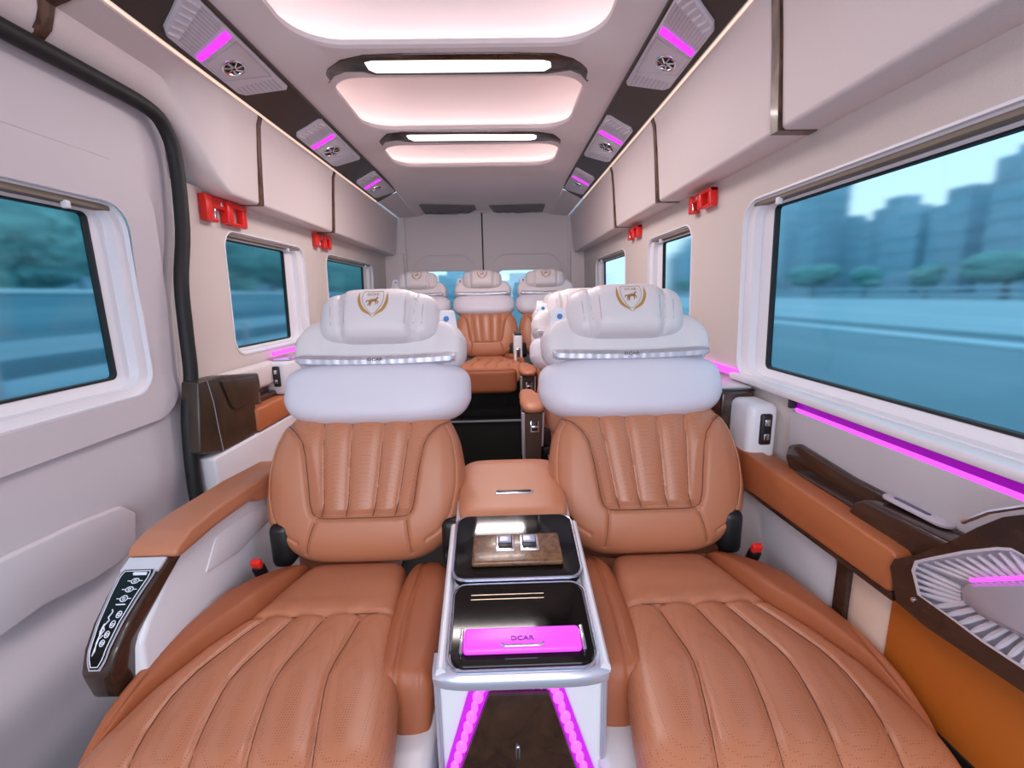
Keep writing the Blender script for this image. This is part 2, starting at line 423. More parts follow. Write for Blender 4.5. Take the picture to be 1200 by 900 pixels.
b = B(); box2(b, XC-.006, XC+.006, 4.488, 4.52, 1.1, 1.985, .002); struct('trim_4', b, rubber)
# pillars beside the rear doors
for sx, nm in ((-1, 'trim_5'), (1, 'trim_6')):
    b = B(); xa, xb = ((-1.09, -.90) if sx < 0 else (.66, .84)); box2(b, xa, xb, 4.40, 4.50, .2, 1.62, .02, 3); struct(nm, b, plast)
# ---- ceiling
TX0, TX1 = -.672, .372
TR = [(-.78, 1.745), (1.955, 2.545), (2.76, 3.22)]
CE = [-1.1, 1.85, 2.655, 3.45]
def cz(x):                                             # the rim drops towards the dark side panels
    d = abs(x-CX)-.515; return 2.05 - max(0, d)*.26
b = B()
for i, (a, c) in enumerate(TR):
    R_ = .15 if i else .17
    lp = rrect(TX0, TX1, a, c, R_, 6); om = outer_match(lp, CX-.632, CX+.632, CE[i], CE[i+1], 6)
    A = [(p[0], p[1], cz(p[0])) for p in om]
    def off(d, z, R_=R_, a=a, c=c): return [(p[0], p[1], z) for p in rrect(TX0-d, TX1+d, a-d, c+d, R_+d if R_+d > 0 else .01, 6)]
    loft(b, [A, off(.0, 2.050), off(-.012, 2.056), off(-.014, 2.070), off(.0, 2.078), off(.045, 2.078), off(.052, 2.10), off(.045, 2.13), off(.02, 2.165), off(-.03, 2.198), off(-.10, 2.222), off(-.17, 2.23)], cap1=True)
# slope down to the rear header
for ya, yb, za, zb in ((3.45, 3.70, 0, .02), (3.70, 4.5, .02, .065)):
    xs = [CX-.632, CX-.515, CX, CX+.515, CX+.632]
    loft(b, [[(x, ya, cz(x)-za) for x in xs], [(x, yb, cz(x)-zb) for x in xs]], close=False)
struct('ceiling', b, mat('ceiling ivory', (.82, .75, .75), .6, bump=(300, .1)), angle=25)
for i, (a, c) in enumerate(TR):                        # hidden strip light lying on each tray's ledge
    R_ = .15 if i else .17
    l1 = [(p[0], p[1], 2.083) for p in rrect(TX0-.022, TX1+.022, a-.022, c+.022, R_+.022, 6)]
    l2 = [(p[0], p[1], 2.083) for p in rrect(TX0-.034, TX1+.034, a-.034, c+.034, R_+.034, 6)]
    b = B(); loft(b, [l1, l2]); o = struct('trim_%d' % (7+i), b, led, smooth=False)
# side panels under the roof (dark) with their warm strip light
def con_pt(Y, t, side, h=0):                           # t: 0 outer edge .. 1 inner edge
    a = Vector((.642, 0, 1.940)); c = Vector((.488, 0, 2.020)); p = a.lerp(c, t)
    n = Vector((-(c-a).z, 0, (c-a).x)).normalized()    # points down into the cabin
    if n.z > 0: n = -n
    p = p + n*h
    if side < 0: p.x = 2*CX - p.x
    p.y = Y; return p
for side, nm, nl in ((-1, 'trim_10', 'trim_12'), (1, 'trim_11', 'trim_13')):
    b = B(); prof = [(0, 0), (.02, .012), (.5, .014), (.97, .012), (1, .002), (1, -.02), (0, -.02)]
    loft(b, [[con_pt(y, t, side, h) for t, h in prof] for y in (-.9, 1.0, 2.2, 3.0, 3.68)], cap0=True, cap1=True)
    struct(nm, b, consolem, angle=30)
    b = B(); xo = .650 if side > 0 else 2*CX-.650
    xi = .6455 if side > 0 else 2*CX-.6455
    loft(b, [[(xi, y, 1.936), (xo, y, 1.932), (xo, y, 1.936), (xi, y, 1.94)] for y in (-.9, 3.68)], cap0=True, cap1=True)
    struct(nl, b, led_s, smooth=False)
    b = B(); xb = .70 if side > 0 else 2*CX-.70
    xa = .642 if side > 0 else 2*CX-.642
    quad(b, (xa, 3.68, 1.94), (xa, 4.5, 1.94), (CX+side*.632, 4.5, cz(CX+.632)-.065), (CX+side*.632, 3.68, cz(CX+.632)-.02))
    struct('trim_%d' % (14 if side < 0 else 15), b, plast)
for side, nm in ((-1, 'trim_21'), (1, 'trim_22')):
    b = B(); xa, xb = (.655, .95) if side > 0 else (2*CX-.95, 2*CX-.655); box2(b, xa, xb, -1.0, 4.6, 1.945, 1.96); struct(nm, b, plast, smooth=False)
# sill ledge and wall panel on the right under the big window
b = B(); box2(b, .772, .815, -.4, 1.52, .925, .945, .006, 2); struct('trim_16', b, whiteg)
b = B(); box2(b, .792, .802, -.4, 1.20, .45, .893, .003); struct('trim_17', b, panelg)
b = B(); box2(b, .793, .802, -.4, 1.185, .893, .902); struct('trim_18', b, purple_s, smooth=False)
b = B(); box2(b, .797, .802, -.4, 1.185, .902, .921); struct('trim_23', b, mat('deep violet lens', (.05, .0, .07), .3, emit=(.42, .0, .55), es=.6), smooth=False)
b = B(); box2(b, .780, .803, 1.185, 1.20, .900, .926, .002); struct('trim_19', b, black)

# ================================================================== OVERHEAD LOCKERS
def locker(side, ya, yb, label, over_door=False):
    """profile: front face from under the roof panel down to the bottom corner, then back to the wall"""
    root = empty('overhead_locker', (CX+side*.80, (ya+yb)/2, ZW), label, 'locker', 'overhead lockers'); inv = Vector(root.location)
    def prof(y, sh=0, ed=0):
        t = 0
        if over_door: t = min(1, max(0, (1.80-y)/.26)); t = t*t*(3-2*t)
        zb = ZW + t*.20; fx = .788 - .10 + t*.045; rr = .012 + t*.085
        pts = [(.652, 1.926), (.662+t*.010, 1.90+t*.020), (.672+t*.028, 1.80+t*.108)]
        pts += [(fx - rr*0, zb+rr)]
        for k in range(1, 6): a = radians(90*k/6); pts.append((fx + rr*(1-cos(a)), zb + rr*(1-sin(a))))
        pts += [(fx+rr, zb), (.80+t*.09, zb), (.86+t*.03, zb+.02), (.86, 1.944), (.655, 1.944)]
        out = []
        for (x, z) in pts:
            x2 = x + ed*(.004); z2 = z
            out.append(Vector((x2 if side > 0 else 2*CX-x2, y, z2)) - inv)
        return out
    ys = [ya+.012, ya+.02] + list(np.linspace(ya+.03, yb-.03, 26 if over_door else 4)) + [yb-.02, yb-.012]
    b = B(); loft(b, [prof(y, ed=(1 if i in (0, len(ys)-1) else 0)) for i, y in enumerate(ys)], close=True, cap0=True, cap1=True)
    obj('cabinet_body', b, mat('locker leather', (.76, .67, .66), .5, bump=(260, .35)), root, angle=35)
    return root
def strap(side, y, root, z0=ZW):
    inv = Vector(root.location); b = B(); w = .016 if y < 1.5 else .013
    pr = [(.648, 1.93), (.658, 1.90), (.668, 1.80), (.682, z0-.002), (.780, z0-.003), (.780, z0+.02), (.71, z0+.03), (.700, 1.80), (.684, 1.93)]
    loft(b, [[Vector((x if side > 0 else 2*CX-x, yy, z))-inv for x, z in pr] for yy in (y-w, y+w)], cap0=True, cap1=True)
    obj('wood_strap', b, wstrap, root, angle=30)
l1 = locker(1, -.8, 1.20, 'long cream overhead locker above the large right window, nearest in the photo'); strap(1, 1.205, l1)
l2 = locker(1, 1.21, 2.07, 'cream overhead locker right side, between the two widest walnut straps'); strap(1, 2.07, l2)
l3 = locker(1, 2.07, 2.81, 'cream overhead locker right side, above the narrow middle window'); strap(1, 2.81, l3)
l4 = locker(1, 2.81, 4.44, 'rearmost overhead locker on the right, ending at the rear doors')
m1 = locker(-1, -.8, 1.21, 'overhead locker above the sliding door window, cut by the top left photo edge', True)
m2 = locker(-1, 1.21, 1.995, 'cream overhead locker curving down behind the sliding door seal, above the first red hook', True); strap(-1, 1.99, m2)
m3 = locker(-1, 1.995, 2.81, 'cream overhead locker left side, above the first window behind the sliding door'); strap(-1, 2.81, m3)
m4 = locker(-1, 2.81, 4.44, 'rearmost overhead locker on the left, ending at the rear doors')
# wood strip at the very top left, over the sliding door
b = B(); inv = Vector(m1.location)
loft(b, [[Vector((2*CX-x, yy, z))-inv for x, z in ((.646, 1.93), (.690, 1.906), (.727, 1.893), (.745, 1.845), (.785, 1.808), (.83, 1.794), (.86, 1.794), (.86, 1.82), (.79, 1.83), (.74, 1.90), (.69, 1.93))] for yy in (1.185, 1.222)], cap0=True, cap1=True)
obj('wood_strap', b, wstrap, m1, angle=30)

# ================================================================== CEILING LIGHT BARS
def pxZ(pts, Z): return [at(x, y, Z=Z) for x, y in pts]
def light_bar(outl, dif, Z, label):
    P_ = pxZ(outl, Z); c = sum(P_, Vector())/len(P_); root = empty('ceiling_light', c, label, 'light', 'ceiling lights')
    b = B(); prism(b, [p-c for p in P_], (0, 0, .03), .004, 2); obj('wood_frame', b, wood, root, angle=40)
    D = pxZ(dif, Z-.002); b = B(); prism(b, [p-c for p in D], (0, 0, .006), .001, 1); obj('diffuser', b, lamp, root, angle=40)
    return root
light_bar([(378, 94), (383, 83), (398, 72), (425, 66), (470, 64), (540, 63.5), (600, 63), (650, 64), (672, 70), (688, 80), (696, 92), (693, 97), (687, 96), (680, 88), (668, 83), (655, 85), (640, 87), (540, 88), (440, 88.5), (425, 85), (405, 85), (392, 90), (386, 99), (380, 98)],
          [(427, 74), (436, 72), (540, 71), (636, 71), (645, 73), (646, 79), (638, 83.5), (540, 85), (441, 86), (432, 82)], 2.045,
          'nearer brown wood ceiling bar with a long bright lamp panel')
light_bar([(443, 173), (444, 166), (453, 158), (470, 155.5), (530, 155.5), (600, 155), (630, 155.5), (648, 158), (660, 165), (663, 172), (660, 174), (654, 167), (645, 165), (625, 166), (540, 167), (480, 167), (465, 165), (452, 167), (446, 175)],
          [(476, 159.5), (480, 158.5), (540, 158), (625, 158), (629, 159.5), (628, 163), (622, 164.5), (540, 165), (485, 165.5), (479, 163)], 2.045,
          'farther narrow brown wood ceiling bar with a lamp panel')
fb_ = empty('ceiling_light', (-.14, -.93, 2.045), 'added unseen brown wood ceiling bar lamp, behind the viewer', 'light', 'ceiling lights')  # added bar that gives the unseen fill lamp a body
b = B(); box(b, (0, 0, .012), (.98, .10, .03), .012, 3); obj('wood_frame', b, wood, fb_)
b = B(); box(b, (0, 0, -.002), (.80, .055, .010), .004, 2); obj('diffuser', b, lamp, fb_)
# grey vents in the rear header
for pts, lab in (([(485, 240), (556, 241), (558, 244), (545, 250), (500, 250), (488, 246)], 'flat grey ceiling vent over the rear seats, left one'),
                 ([(573, 241), (640, 239), (645, 242), (640, 248), (590, 250), (578, 246)], 'flat grey ceiling vent over the rear seats, right one')):
    P_ = [at(x, y, Z=1.995) for x, y in pts]; c = sum(P_, Vector())/len(P_); root = empty('ceiling_vent', c, lab, 'vent', 'rear ceiling vents')
    dz = lambda p: 2.05 - .02 - (p.y-3.7)/.8*.045 - 1.995 - .003
    b = B(); lo = [p-c+Vector((0, 0, dz(p))) for p in P_]; prism(b, lo, (0, 0, -.006), .001); obj('mesh_grille', b, greyv, root, angle=30)
    b = B()
    for q in range(3):
        lo2 = [Vector((p.x*(.86-.28*q), p.y*(.8-.28*q), p.z-.007)) for p in lo]; tube(b, lo2, .0022, 5, closed=True)
    obj('grille_rib', b, mat('dark vent rib', (.09, .09, .09), .5), root)

# ================================================================== READING LIGHT CONSOLES
def reading_unit(side, yn, yf, label, inner_ext=.13, near_ext=0.0):
    c = con_pt((yn+yf)/2, .5, side); root = empty('reading_light', c, label, 'light', 'roof reading lamps'); L_ = yf-yn
    Q = lambda f, t, h: con_pt(yn + f*L_ + (t-.12)*((inner_ext if f > .5 else -near_ext)*abs(f-.5)*2), t, side, h) - c
    b = B(); out = [(0, .22), (.05, .13), (.95, .10), (1.0, .16), (1.0, .86), (.96, .93), (.03, .93), (0, .86)]
    lo = [Q(f, t, .012) for f, t in out]; hi = [Q(f, t, .020) for f, t in out]
    hi2 = [Q(.5+(f-.5)*.97, .52+(t-.52)*.92, .024) for f, t in out]
    loft(b, [lo, hi, hi2], cap0=True, cap1=True); obj('housing', b, silverl, root, angle=25)
    b = B(); a = [Q(f, t, .0245) for f, t in ((.325, .18), (.325, .88), (.380, .88), (.380, .18))]; d = [p + Vector((0, 0, -.005)) for p in a]
    loft(b, [a, d], cap0=True, cap1=True); obj('lamp_strip', b, purple, root, smooth=False)
    b = B()                                             # fine ribs next to the lamp
    for k in range(13):
        t = .17 + k*.06; tube(b, [Q(.13, t, .0245), Q(.29, t, .0245)], .0017, 5)
    obj('ribbed_panel', b, silver, root)
    b = B()
    for k in range(6):
        t = .2 + k*.12; tube(b, [Q(.02, t, .024), Q(.11, t+.06, .024)], [.004, .007], 6)
    obj('faceted_panel', b, silverl, root)
    b = B()
    for k in range(9):
        t = .2 + k*.078; tube(b, [Q(.84, t, .0245), Q(.965, t, .0245)], .0022, 5)
    obj('slotted_panel', b, silver, root)
    b = B(); tube(b, [Q(f, t, .0245) for f, t in ((.43, .16), (.43, .88), (.80, .86), (.76, .52), (.70, .16))], .0016, 5, closed=True); obj('panel_seam', b, silver, root)
    # turnable air nozzle
    ce = Q(.60, .47, .025); ux = (Q(.7, .47, .025)-ce).normalized(); uy = (Q(.6, .6, .025)-ce).normalized(); R1 = .048*min(1, L_/.5)
    b = B(); tube(b, [ce + ux*cos(2*pi*k/24)*R1 + uy*sin(2*pi*k/24)*R1*.85 for k in range(24)], .0045, 8, closed=True); nz = obj('air_nozzle', b, chrome, root)
    b = B(); cc = [ce + ux*cos(2*pi*k/20)*R1*.95 + uy*sin(2*pi*k/20)*R1*.8 for k in range(20)]; b.faces.new([b.verts.new(p) for p in cc]); obj('nozzle_core', b, black, nz, smooth=False)
    b = B()
    for k in range(7):
        a1 = 2*pi*k/7; tube(b, [ce + (ux*cos(a1)+uy*sin(a1)*.85)*R1*.15 + Vector((0, 0, -.003)), ce + (ux*cos(a1+.5)+uy*sin(a1+.5)*.85)*R1*.9 + Vector((0, 0, -.002))], .0035, 5)
    obj('nozzle_blade', b, chrome, nz)
    return root
for side, sn in ((-1, 'left'), (1, 'right')):
    reading_unit(side, 1.41, 1.80, 'large violet lit reading lamp with air nozzle, nearest on the %s roof panel' % sn, .14, .10)
    reading_unit(side, 2.21, 2.71, 'middle of the three violet reading lamps on the %s roof panel' % sn, .12)
    reading_unit(side, 3.07, 3.54, 'smallest and rearmost violet reading lamp on the %s roof panel' % sn, .12)

# ================================================================== SEATS
UB = Vector((0, .378, .926)); NB = Vector((0, -.926, .378)); AB = Vector((0, .075, .48))
def bx(x, s, h): p = AB + UB*s + NB*h; return Vector((x, p.y, p.z))
DS = .021                                             # shift of s caused by the frame being set back
GI = [[(-.045, .16), (-.050, .25), (-.055, .33), (-.058, .42)]]
def seat(o, root, res=56, arm=None):
    """o = +1 outer side is +x, -1 mirrored"""
    hs = -.018*o                                       # the head part sits a little inwards
    # -- base and shell
    b = B()
    box2(b, -.21, .21, -.50, .06, .16, .36, .03, 3); box2(b, -.17, .17, -.40, .02, .0, .17, .01)
    obj('seat_base', b, white, root)
    # -- main cushion: ribbed insert
    TY = [.06, -.02, -.17, -.27, -.37, -.47, -.57, -.66]; TA = [-.115, -.118, -.134, -.152, -.175, -.192, -.205, -.205]; TB = [.165, .175, .215, .265, .30, .315, .31, .30]
    def side_ab(y): return np.interp(-y, [-t for t in TY], TA), np.interp(-y, [-t for t in TY], TB)
    def warp(X, Y):
        y = (Y-.0)*1 - .30; a, c = side_ab(y); u = X/.30; return (a+c)/2 + u*(c-a)/2, y
    gr = [[(.055*0+-.054, -.185), (-.047, -.27), (-.042, -.36), (-.062, -.46), (-.085, -.56), (-.09, -.66)],
          [(.031, -.185), (.045, -.27), (.056, -.36), (.040, -.46), (.015, -.56), (.01, -.66)],
          [(.103, -.185), (.125, -.27), (.143, -.36), (.130, -.46), (.105, -.56), (.10, -.66)],
          [(.171, -.185), (.205, -.27), (.232, -.36), (.228, -.46), (.20, -.56), (.19, -.66)]]
    def hf(x, y):
        h = 0
        for g in gr: h = h + groove(x, y, g, .0060, .006) + groove(x, y, g, .026, .007)
        h = h + groove(x, y, [(-.14, -.182), (.22, -.178)], .006, .006)
        h = h + .018*np.clip((-.12-y)/.25, 0, 1)*np.cos(np.clip((x-.04)/.28, -1, 1)*1.4)
        return h
    def xf(x, y, h):
        z = .462 + h
        if y < -.50: t = (-.50-y); z -= t*t*2.6; y = y + t*t*.9
        return Vector((x, y, z))
    ck = dict(hw=.30, hh=.36, T=.045, n=9, q=10, hf=hf, xf=xf)
    sc_ = pad('seat_cushion', leather_p, root, Tb=.06, res=180, warp=warp, flip=o, **ck)
    sc_.data.materials.append(leather)
    for p in sc_.data.polygons:
        if p.center.y > -.18: p.material_index = 1
    def cinv(x, y): a, c = side_ab(np.array(y)); return float((x-(a+c)/2)/((c-a)/2)*.30), y+.30
    seams('stitching', sc_, thread, gr + [[(float(side_ab(np.array(-.18))[0])+.006, -.181), (.03, -.181), (float(side_ab(np.array(-.18))[1])-.006, -.179)]], o, cinv, **ck)
    # rear smooth panel of the cushion is the front part's continuation; outer bolster
    def warp_o(X, Y):
        y = Y*1 - .245; a = np.interp(-y, [-t for t in TY], TB)-.012
        e = np.interp(-y, [-.06, 0, .11, .25, .285, .34, .42, .55], [.185, .215, .305, .325, .328, .334, .332, .318])
        e = np.maximum(e, a+.012); u = X/.08; return (a+e)/2 + u*(e-a)/2, y
    def xf_o(x, y, h):
        lift = .030*max(0, 1-((y+.16)/.30)**2); return Vector((x, y, .445 + h + lift - max(0, -.42-y)**2*2.5))
    pad('outer_bolster', leather_d, root, hw=.08, hh=.30, T=.062, Tb=.10, n=5, q=5, res=res-16, warp=warp_o, xf=xf_o, flip=o,
        hf=lambda x, y: groove(x, y, [(.245, -.02), (.29, -.14), (.31, -.26), (.31, -.45)], .005, .006))
    def xf_i(x, y, h):                                 # inner bolster wraps over the console side
        yy = y - .20; drop = max(0, -.36-yy); return Vector((x+(-.178+ .012*(yy+.2))*o, yy + drop*.4, .462 + h - drop*1.5))
    pad('inner_bolster', leather_d, root, hw=.062, hh=.255, T=.052, Tb=.14, n=3.6, q=5, res=res-16, xf=xf_i, flip=o,
        hf=lambda x, y: groove(x, y, [(.012, .24), (.018, 0), (.005, -.24)], .0045, .007))
    # leg rest hanging from the cushion
    pad('leg_rest', leather, root, hw=.235, hh=.15, T=.05, Tb=.04, n=6, q=6, res=res-16,
        xf=lambda x, y, h: Vector((x+.052*o, -.60-h + .05*(y+.15), .27+y)), hf=lambda x, y: sum(groove(x, y, [(c, -.2), (c, .2)], .006, .008) for c in (-.14, -.05, .05, .14)))
    # -- backrest with U shaped bolster
    S0, S1 = -.005, .455
    yc, hh = (S0+S1)/2, (S1-S0)/2
    def bw(s): return np.interp(s, [-.01, .03, .07, .12, .18, .26, .33, .38, .42, .46], [.215, .235, .262, .280, .287, .284, .272, .258, .245, .238])
    def warp_b(X, Y):
        s = Y + yc; return X/.27*bw(s), s
    def insw(s): return np.interp(s, [.124, .135, .15, .20, .26, .32, .35, .375, .395, .42], [.105, .130, .138, .146, .155, .168, .185, .21, .245, .30])
    rimR = [(0, .124), (.09, .124), (.118, .127), (.132, .138), (.140, .16), (.146, .20), (.155, .26), (.168, .32), (.185, .35), (.21, .375), (.238, .390)]
    rimL = [(-x, y) for x, y in rimR[::-1]] + rimR[1:]
    pipe = [(-.225, .385), (-.250, .34), (-.262, .27), (-.262, .20), (-.245, .13), (-.215, .085), (-.175, .060)]
    pipe2 = [(-x, y) for x, y in pipe]
    chan = [[(-.085, .128), (-.106, .27), (-.127, .43)], [(-.020, .128), (-.033, .27), (-.045, .43)], [(.045, .128), (.044, .27), (.043, .43)], [(.110, .128), (.119, .27), (.128, .43)]]
    bot = [[(-.120, .124), (-.124, .08), (-.132, .025)], [(.122, .124), (.138, .08), (.152, .03)]]
    def hb(x, s):
        w_ = insw(s); ins = np.clip((w_-abs(x))/.014, 0, 1)*np.clip((s-.124)/.02, 0, 1)
        h = -.024*(ins**.7)*np.clip((.46-s)/.06, 0, 1) + groove(x, s, rimL, .0065, .009)
        for g in chan: h = h + (groove(x, s, g, .0055, .005) + groove(x, s, g, .020, .006))*ins
        h = h + groove(x, s, pipe, .005, .004) + groove(x, s, pipe2, .005, .004)
        for g in bot: h = h + groove(x, s, g, .006, .006)
        h = h + .014*np.clip((abs(x)-.12)/.1, 0, 1)*np.exp(-((s-.25)/.14)**2)
        return h
    bxf = lambda x, s, h: bx(x*1.015+.010*o if x*o > 0 else x*.955, s, h)
    kk = dict(hw=.27, hh=hh, T=.082, n=4.5, q=5, hf=hb, xf=bxf)
    bk = pad('backrest', leather, root, Tb=.05, res=170, warp=warp_b, flip=o, **kk)
    bk.data.materials.append(leather_p)
    for p in bk.data.polygons:
        d_ = p.center - AB; s_ = d_.dot(UB)
        if d_.dot(NB) > 0 and s_ > .126 and abs(d_.x) < float(insw(np.array(s_)))-.004: p.material_index = 1
    binv = lambda x, s: (x/float(bw(np.array(s)))*.27, s-yc)
    seams('stitching', bk, thread, chan + bot + [rimL], o, binv, **kk)
    seams('piping', bk, stitch, [pipe, pipe2], o, binv, r=.0015, lift=.001, **kk)
    # shell behind the seat
    pad('seat_shell', white, root, hw=.22, hh=.33, T=.03, Tb=.03, n=5, q=5, res=24, xf=lambda x, y, h: bx(x, y+.34, -.055-h))
    # -- white neck cushion
    def nh(x, s): return groove(x, s, [(-.3, .455), (.3, .455)], .002, 0)
    pad('neck_cushion', creamw, root, hw=.283, hh=.098, T=.080, Tb=.06, n=4.0, q=6, res=res,
        warp=lambda X, Y: (X*(1-.10*np.clip((-Y-.02)/.08, 0, 1)), Y),
        xf=lambda x, y, h: bx(x+hs*.5, y+.483, h))
    # -- upper head panel with wings
    def wh(x, y): return .028*np.clip((abs(x)-.17)/.09, 0, 1) + groove(x, y, [(-.26, -.045), (.26, -.045)], .004, .004)
    hp = pad('head_panel', cream, root, hw=.262, hh=.092, T=.062, Tb=.05, n=4.2, q=6, res=res,
        warp=lambda X, Y: (X*(1-.13*np.clip((Y-.01)/.07, 0, 1)), Y), xf=lambda x, y, h: bx(x+hs, y+.634, h), hf=wh)
    # -- chrome strip between them with lettering
    b = B(); n_ = 64; loops = []
    for i in range(n_+1):
        x = -.232 + .464*i/n_; dz = .006*(1-(x/.232)**2); hh_ = .0125 if abs(x) < .22 else .008
        w = .0008*sin(i*1.7)+.0006*sin(i*.55)*(0 if abs(x) < .04 else 1)
        hc = .085 + .005*(x/.24)**2 + w
        loops.append([bx(x+hs, .577-dz-hh_, hc-.03), bx(x+hs, .577-dz-hh_, hc-.002), bx(x+hs, .577-dz, hc+.003), bx(x+hs, .577-dz+hh_, hc-.002), bx(x+hs, .577-dz+hh_, hc-.03)])
    loft(b, loops, cap0=True, cap1=True); ct = obj('chrome_trim', b, mat('trim chrome', (.62, .60, .66), .34, metal=.6), root, angle=20)
    obj('lettering', text_bm('DCAR', .013, lambda x, y, z: bx(x*1.3+hs, .571+y, .0895+z)), navy, ct, smooth=False)
    # -- headrest roll
    def hh_(x, y):
        c = np.clip((.098-abs(x))/.010, 0, 1)
        h = .010*c
        for sgn in (-1, 1):
            h = h + groove(x, y, [(sgn*.103, -.10), (sgn*.118, .10)], .0045, .007)
            h = h + groove(x, y, [(sgn*.103, -.10), (sgn*.118, .10)], .016, .006)
            h = h + groove(x, y, [(sgn*.082, -.10), (sgn*.090, .10)], .002, .0022) + groove(x, y, [(sgn*.128, -.10), (sgn*.142, .10)], .002, .0022)
        return h
    HWD = dict(hw=.180, hh=.084, T=.066, n=3.8, q=3.4)
    hx = lambda x, y, h: bx(x+hs*1.1, y + .708 + .006*max(0, y/.084)*max(0, 1-(x/.11)**4), h + .046)
    hr = pad('headrest', cream, root, Tb=.035, res=res+10, hf=hh_, xf=lambda x, y, h: hx(x, y, h), **HWD)
    # crest embroidered on the headrest
    def onhr(x, y, h): return hx(x, y, pad_height(x, y, .180, .084, .066, 3.8, 3.4, hh_) + h)
    ex, ey = .004*o, .022
    seams('stitching', hr, thread_w, [[(g*.103, -.074), (g*.118, .076)] for g in (-1, 1)] + [[(g*.086, -.074), (g*.092, .077)] for g in (-1, 1)] + [[(g*.130, -.070), (g*.142, .068)] for g in (-1, 1)], 1, lambda x, y: (x, y), hx, hf=hh_, r=.0010, lift=.0008, **HWD)
    b = B()
    for sg in (-1, 1):                                 # two gold leaves meeting in a point below
        O = [(.0425, .040), (.047, .018), (.044, -.002), (.032, -.022), (.012, -.034), (0, -.043)]; I = [(.0425, .040), (.040, .018), (.036, .002), (.026, -.015), (.010, -.029), (0, -.043)]
        So = smooth_path([(x, y, 0) for x, y in O], 4); Si = smooth_path([(x, y, 0) for x, y in I], 4)
        R0 = [[b.verts.new(onhr(ex+sg*p.x*.95, ey+p.y*.95, .0012)) for p in S] for S in (So, Si)]
        for k in range(len(So)-1):
            try: b.faces.new((R0[0][k], R0[0][k+1], R0[1][k+1], R0[1][k]))
            except ValueError: pass
    em = obj('crest', b, gold, hr)
    b = B(); sh = smooth_path([(-.029, .036, 0), (-.020, .040, 0), (0, .038, 0), (.020, .040, 0), (.029, .036, 0), (.030, .010, 0), (.018, -.014, 0), (0, -.030, 0), (-.018, -.014, 0), (-.030, .010, 0), (-.029, .036, 0)], 3)[:-1]
    tube(b, [onhr(ex+p.x, ey+p.y, .001) for p in sh], .0008, 4, closed=True); obj('shield_outline', b, mat('bronze thread', (.40, .27, .18), .6), em)
    obj('lettering', text_bm('DCAR', .012, lambda x, y, z: onhr(ex+x*1.1, ey+.028+y, .001+z)), mat('bronze thread', (.40, .27, .18), .6), em, smooth=False)
    b = B()                                            # small leaping horse
    for path, rad in (([(-.010, .008), (0, .011), (.009, .012)], [.0045, .0045, .004]), ([(.009, .012), (.013, .019), (.016, .020)], [.003, .0022, .0015]),
                      ([(.010, .010), (.016, .006), (.014, .001)], [.002, .0014, .001]), ([(.007, .009), (.010, .002), (.007, -.002)], [.002, .0014, .001]),
                      ([(-.009, .007), (-.011, -.001), (-.015, -.004)], [.0025, .0015, .001]), ([(-.006, .007), (-.006, -.002), (-.009, -.006)], [.0025, .0015, .001]),
                      ([(-.012, .010), (-.018, .010), (-.019, .004)], [.0018, .0016, .001])):
        tube(b, [onhr(ex+x, ey+y-.002, .0015) for x, y in path], rad, 6)
    obj('crest_horse', b, mat('copper thread', (.42, .19, .05), .5), em)
    # -- white tag with round blue button on the inner shoulder
    b = B(); tg = [(-.238, .668), (-.228, .728), (-.222, .734), (-.186, .734), (-.182, .728), (-.176, .66)]
    prism(b, [bx(x*o+hs, s, .03) for x, s in tg], NB*.018, .003); tgo = obj('button_tab', b, white, root)
    b = B(); c0 = bx(-.203*o+hs, .705, .0482); uu, vv = Vector((1, 0, 0)), UB
    lo = [c0 + (uu*cos(2*pi*k/20) + vv*sin(2*pi*k/20))*.0085 for k in range(20)]; hi = [p + NB*.0025 for p in lo]; loft(b, [lo, hi], cap0=True, cap1=True)
    obj('blue_button', b, blue, tgo, angle=30)
    # -- black hinge covers and belt buckle on both sides of the cushion
    b = B()
    pass
    for sg in (-1, 1): b = B(); box(b, (sg*.238, .10, .545), (.06, .12, .13), .02, 3); obj('hinge_cover', b, black, root)
    b = B(); box(b, (.270*o, -.005, .505), (.028, .026, .060), .008, 2, Matrix.Rotation(radians(25), 4, 'X')); bk2 = obj('belt_buckle', b, black, root)
    b = B(); box(b, (.268*o, -.022, .540), (.026, .016, .026), .004, 2, Matrix.Rotation(radians(25), 4, 'X')); obj('release_button', b, mat('red button', (.85, .03, .02), .4), bk2)
    b = B(); box(b, (-.235*o, .030, .515), (.035, .05, .04), .01, 2); obj('belt_anchor', b, black, root)
SR = empty('captain_seat', (.40, 1.12, 0), 'front right reclining tan leather seat with white headrest, beside the large window', 'seat', 'tan leather passenger seats'); seat(1, SR)
SL = empty('captain_seat', (-.392, 1.12, 0), 'front left reclining tan leather seat with touch button armrest, beside the sliding door', 'seat', 'tan leather passenger seats'); seat(-1, SL)
rows = []
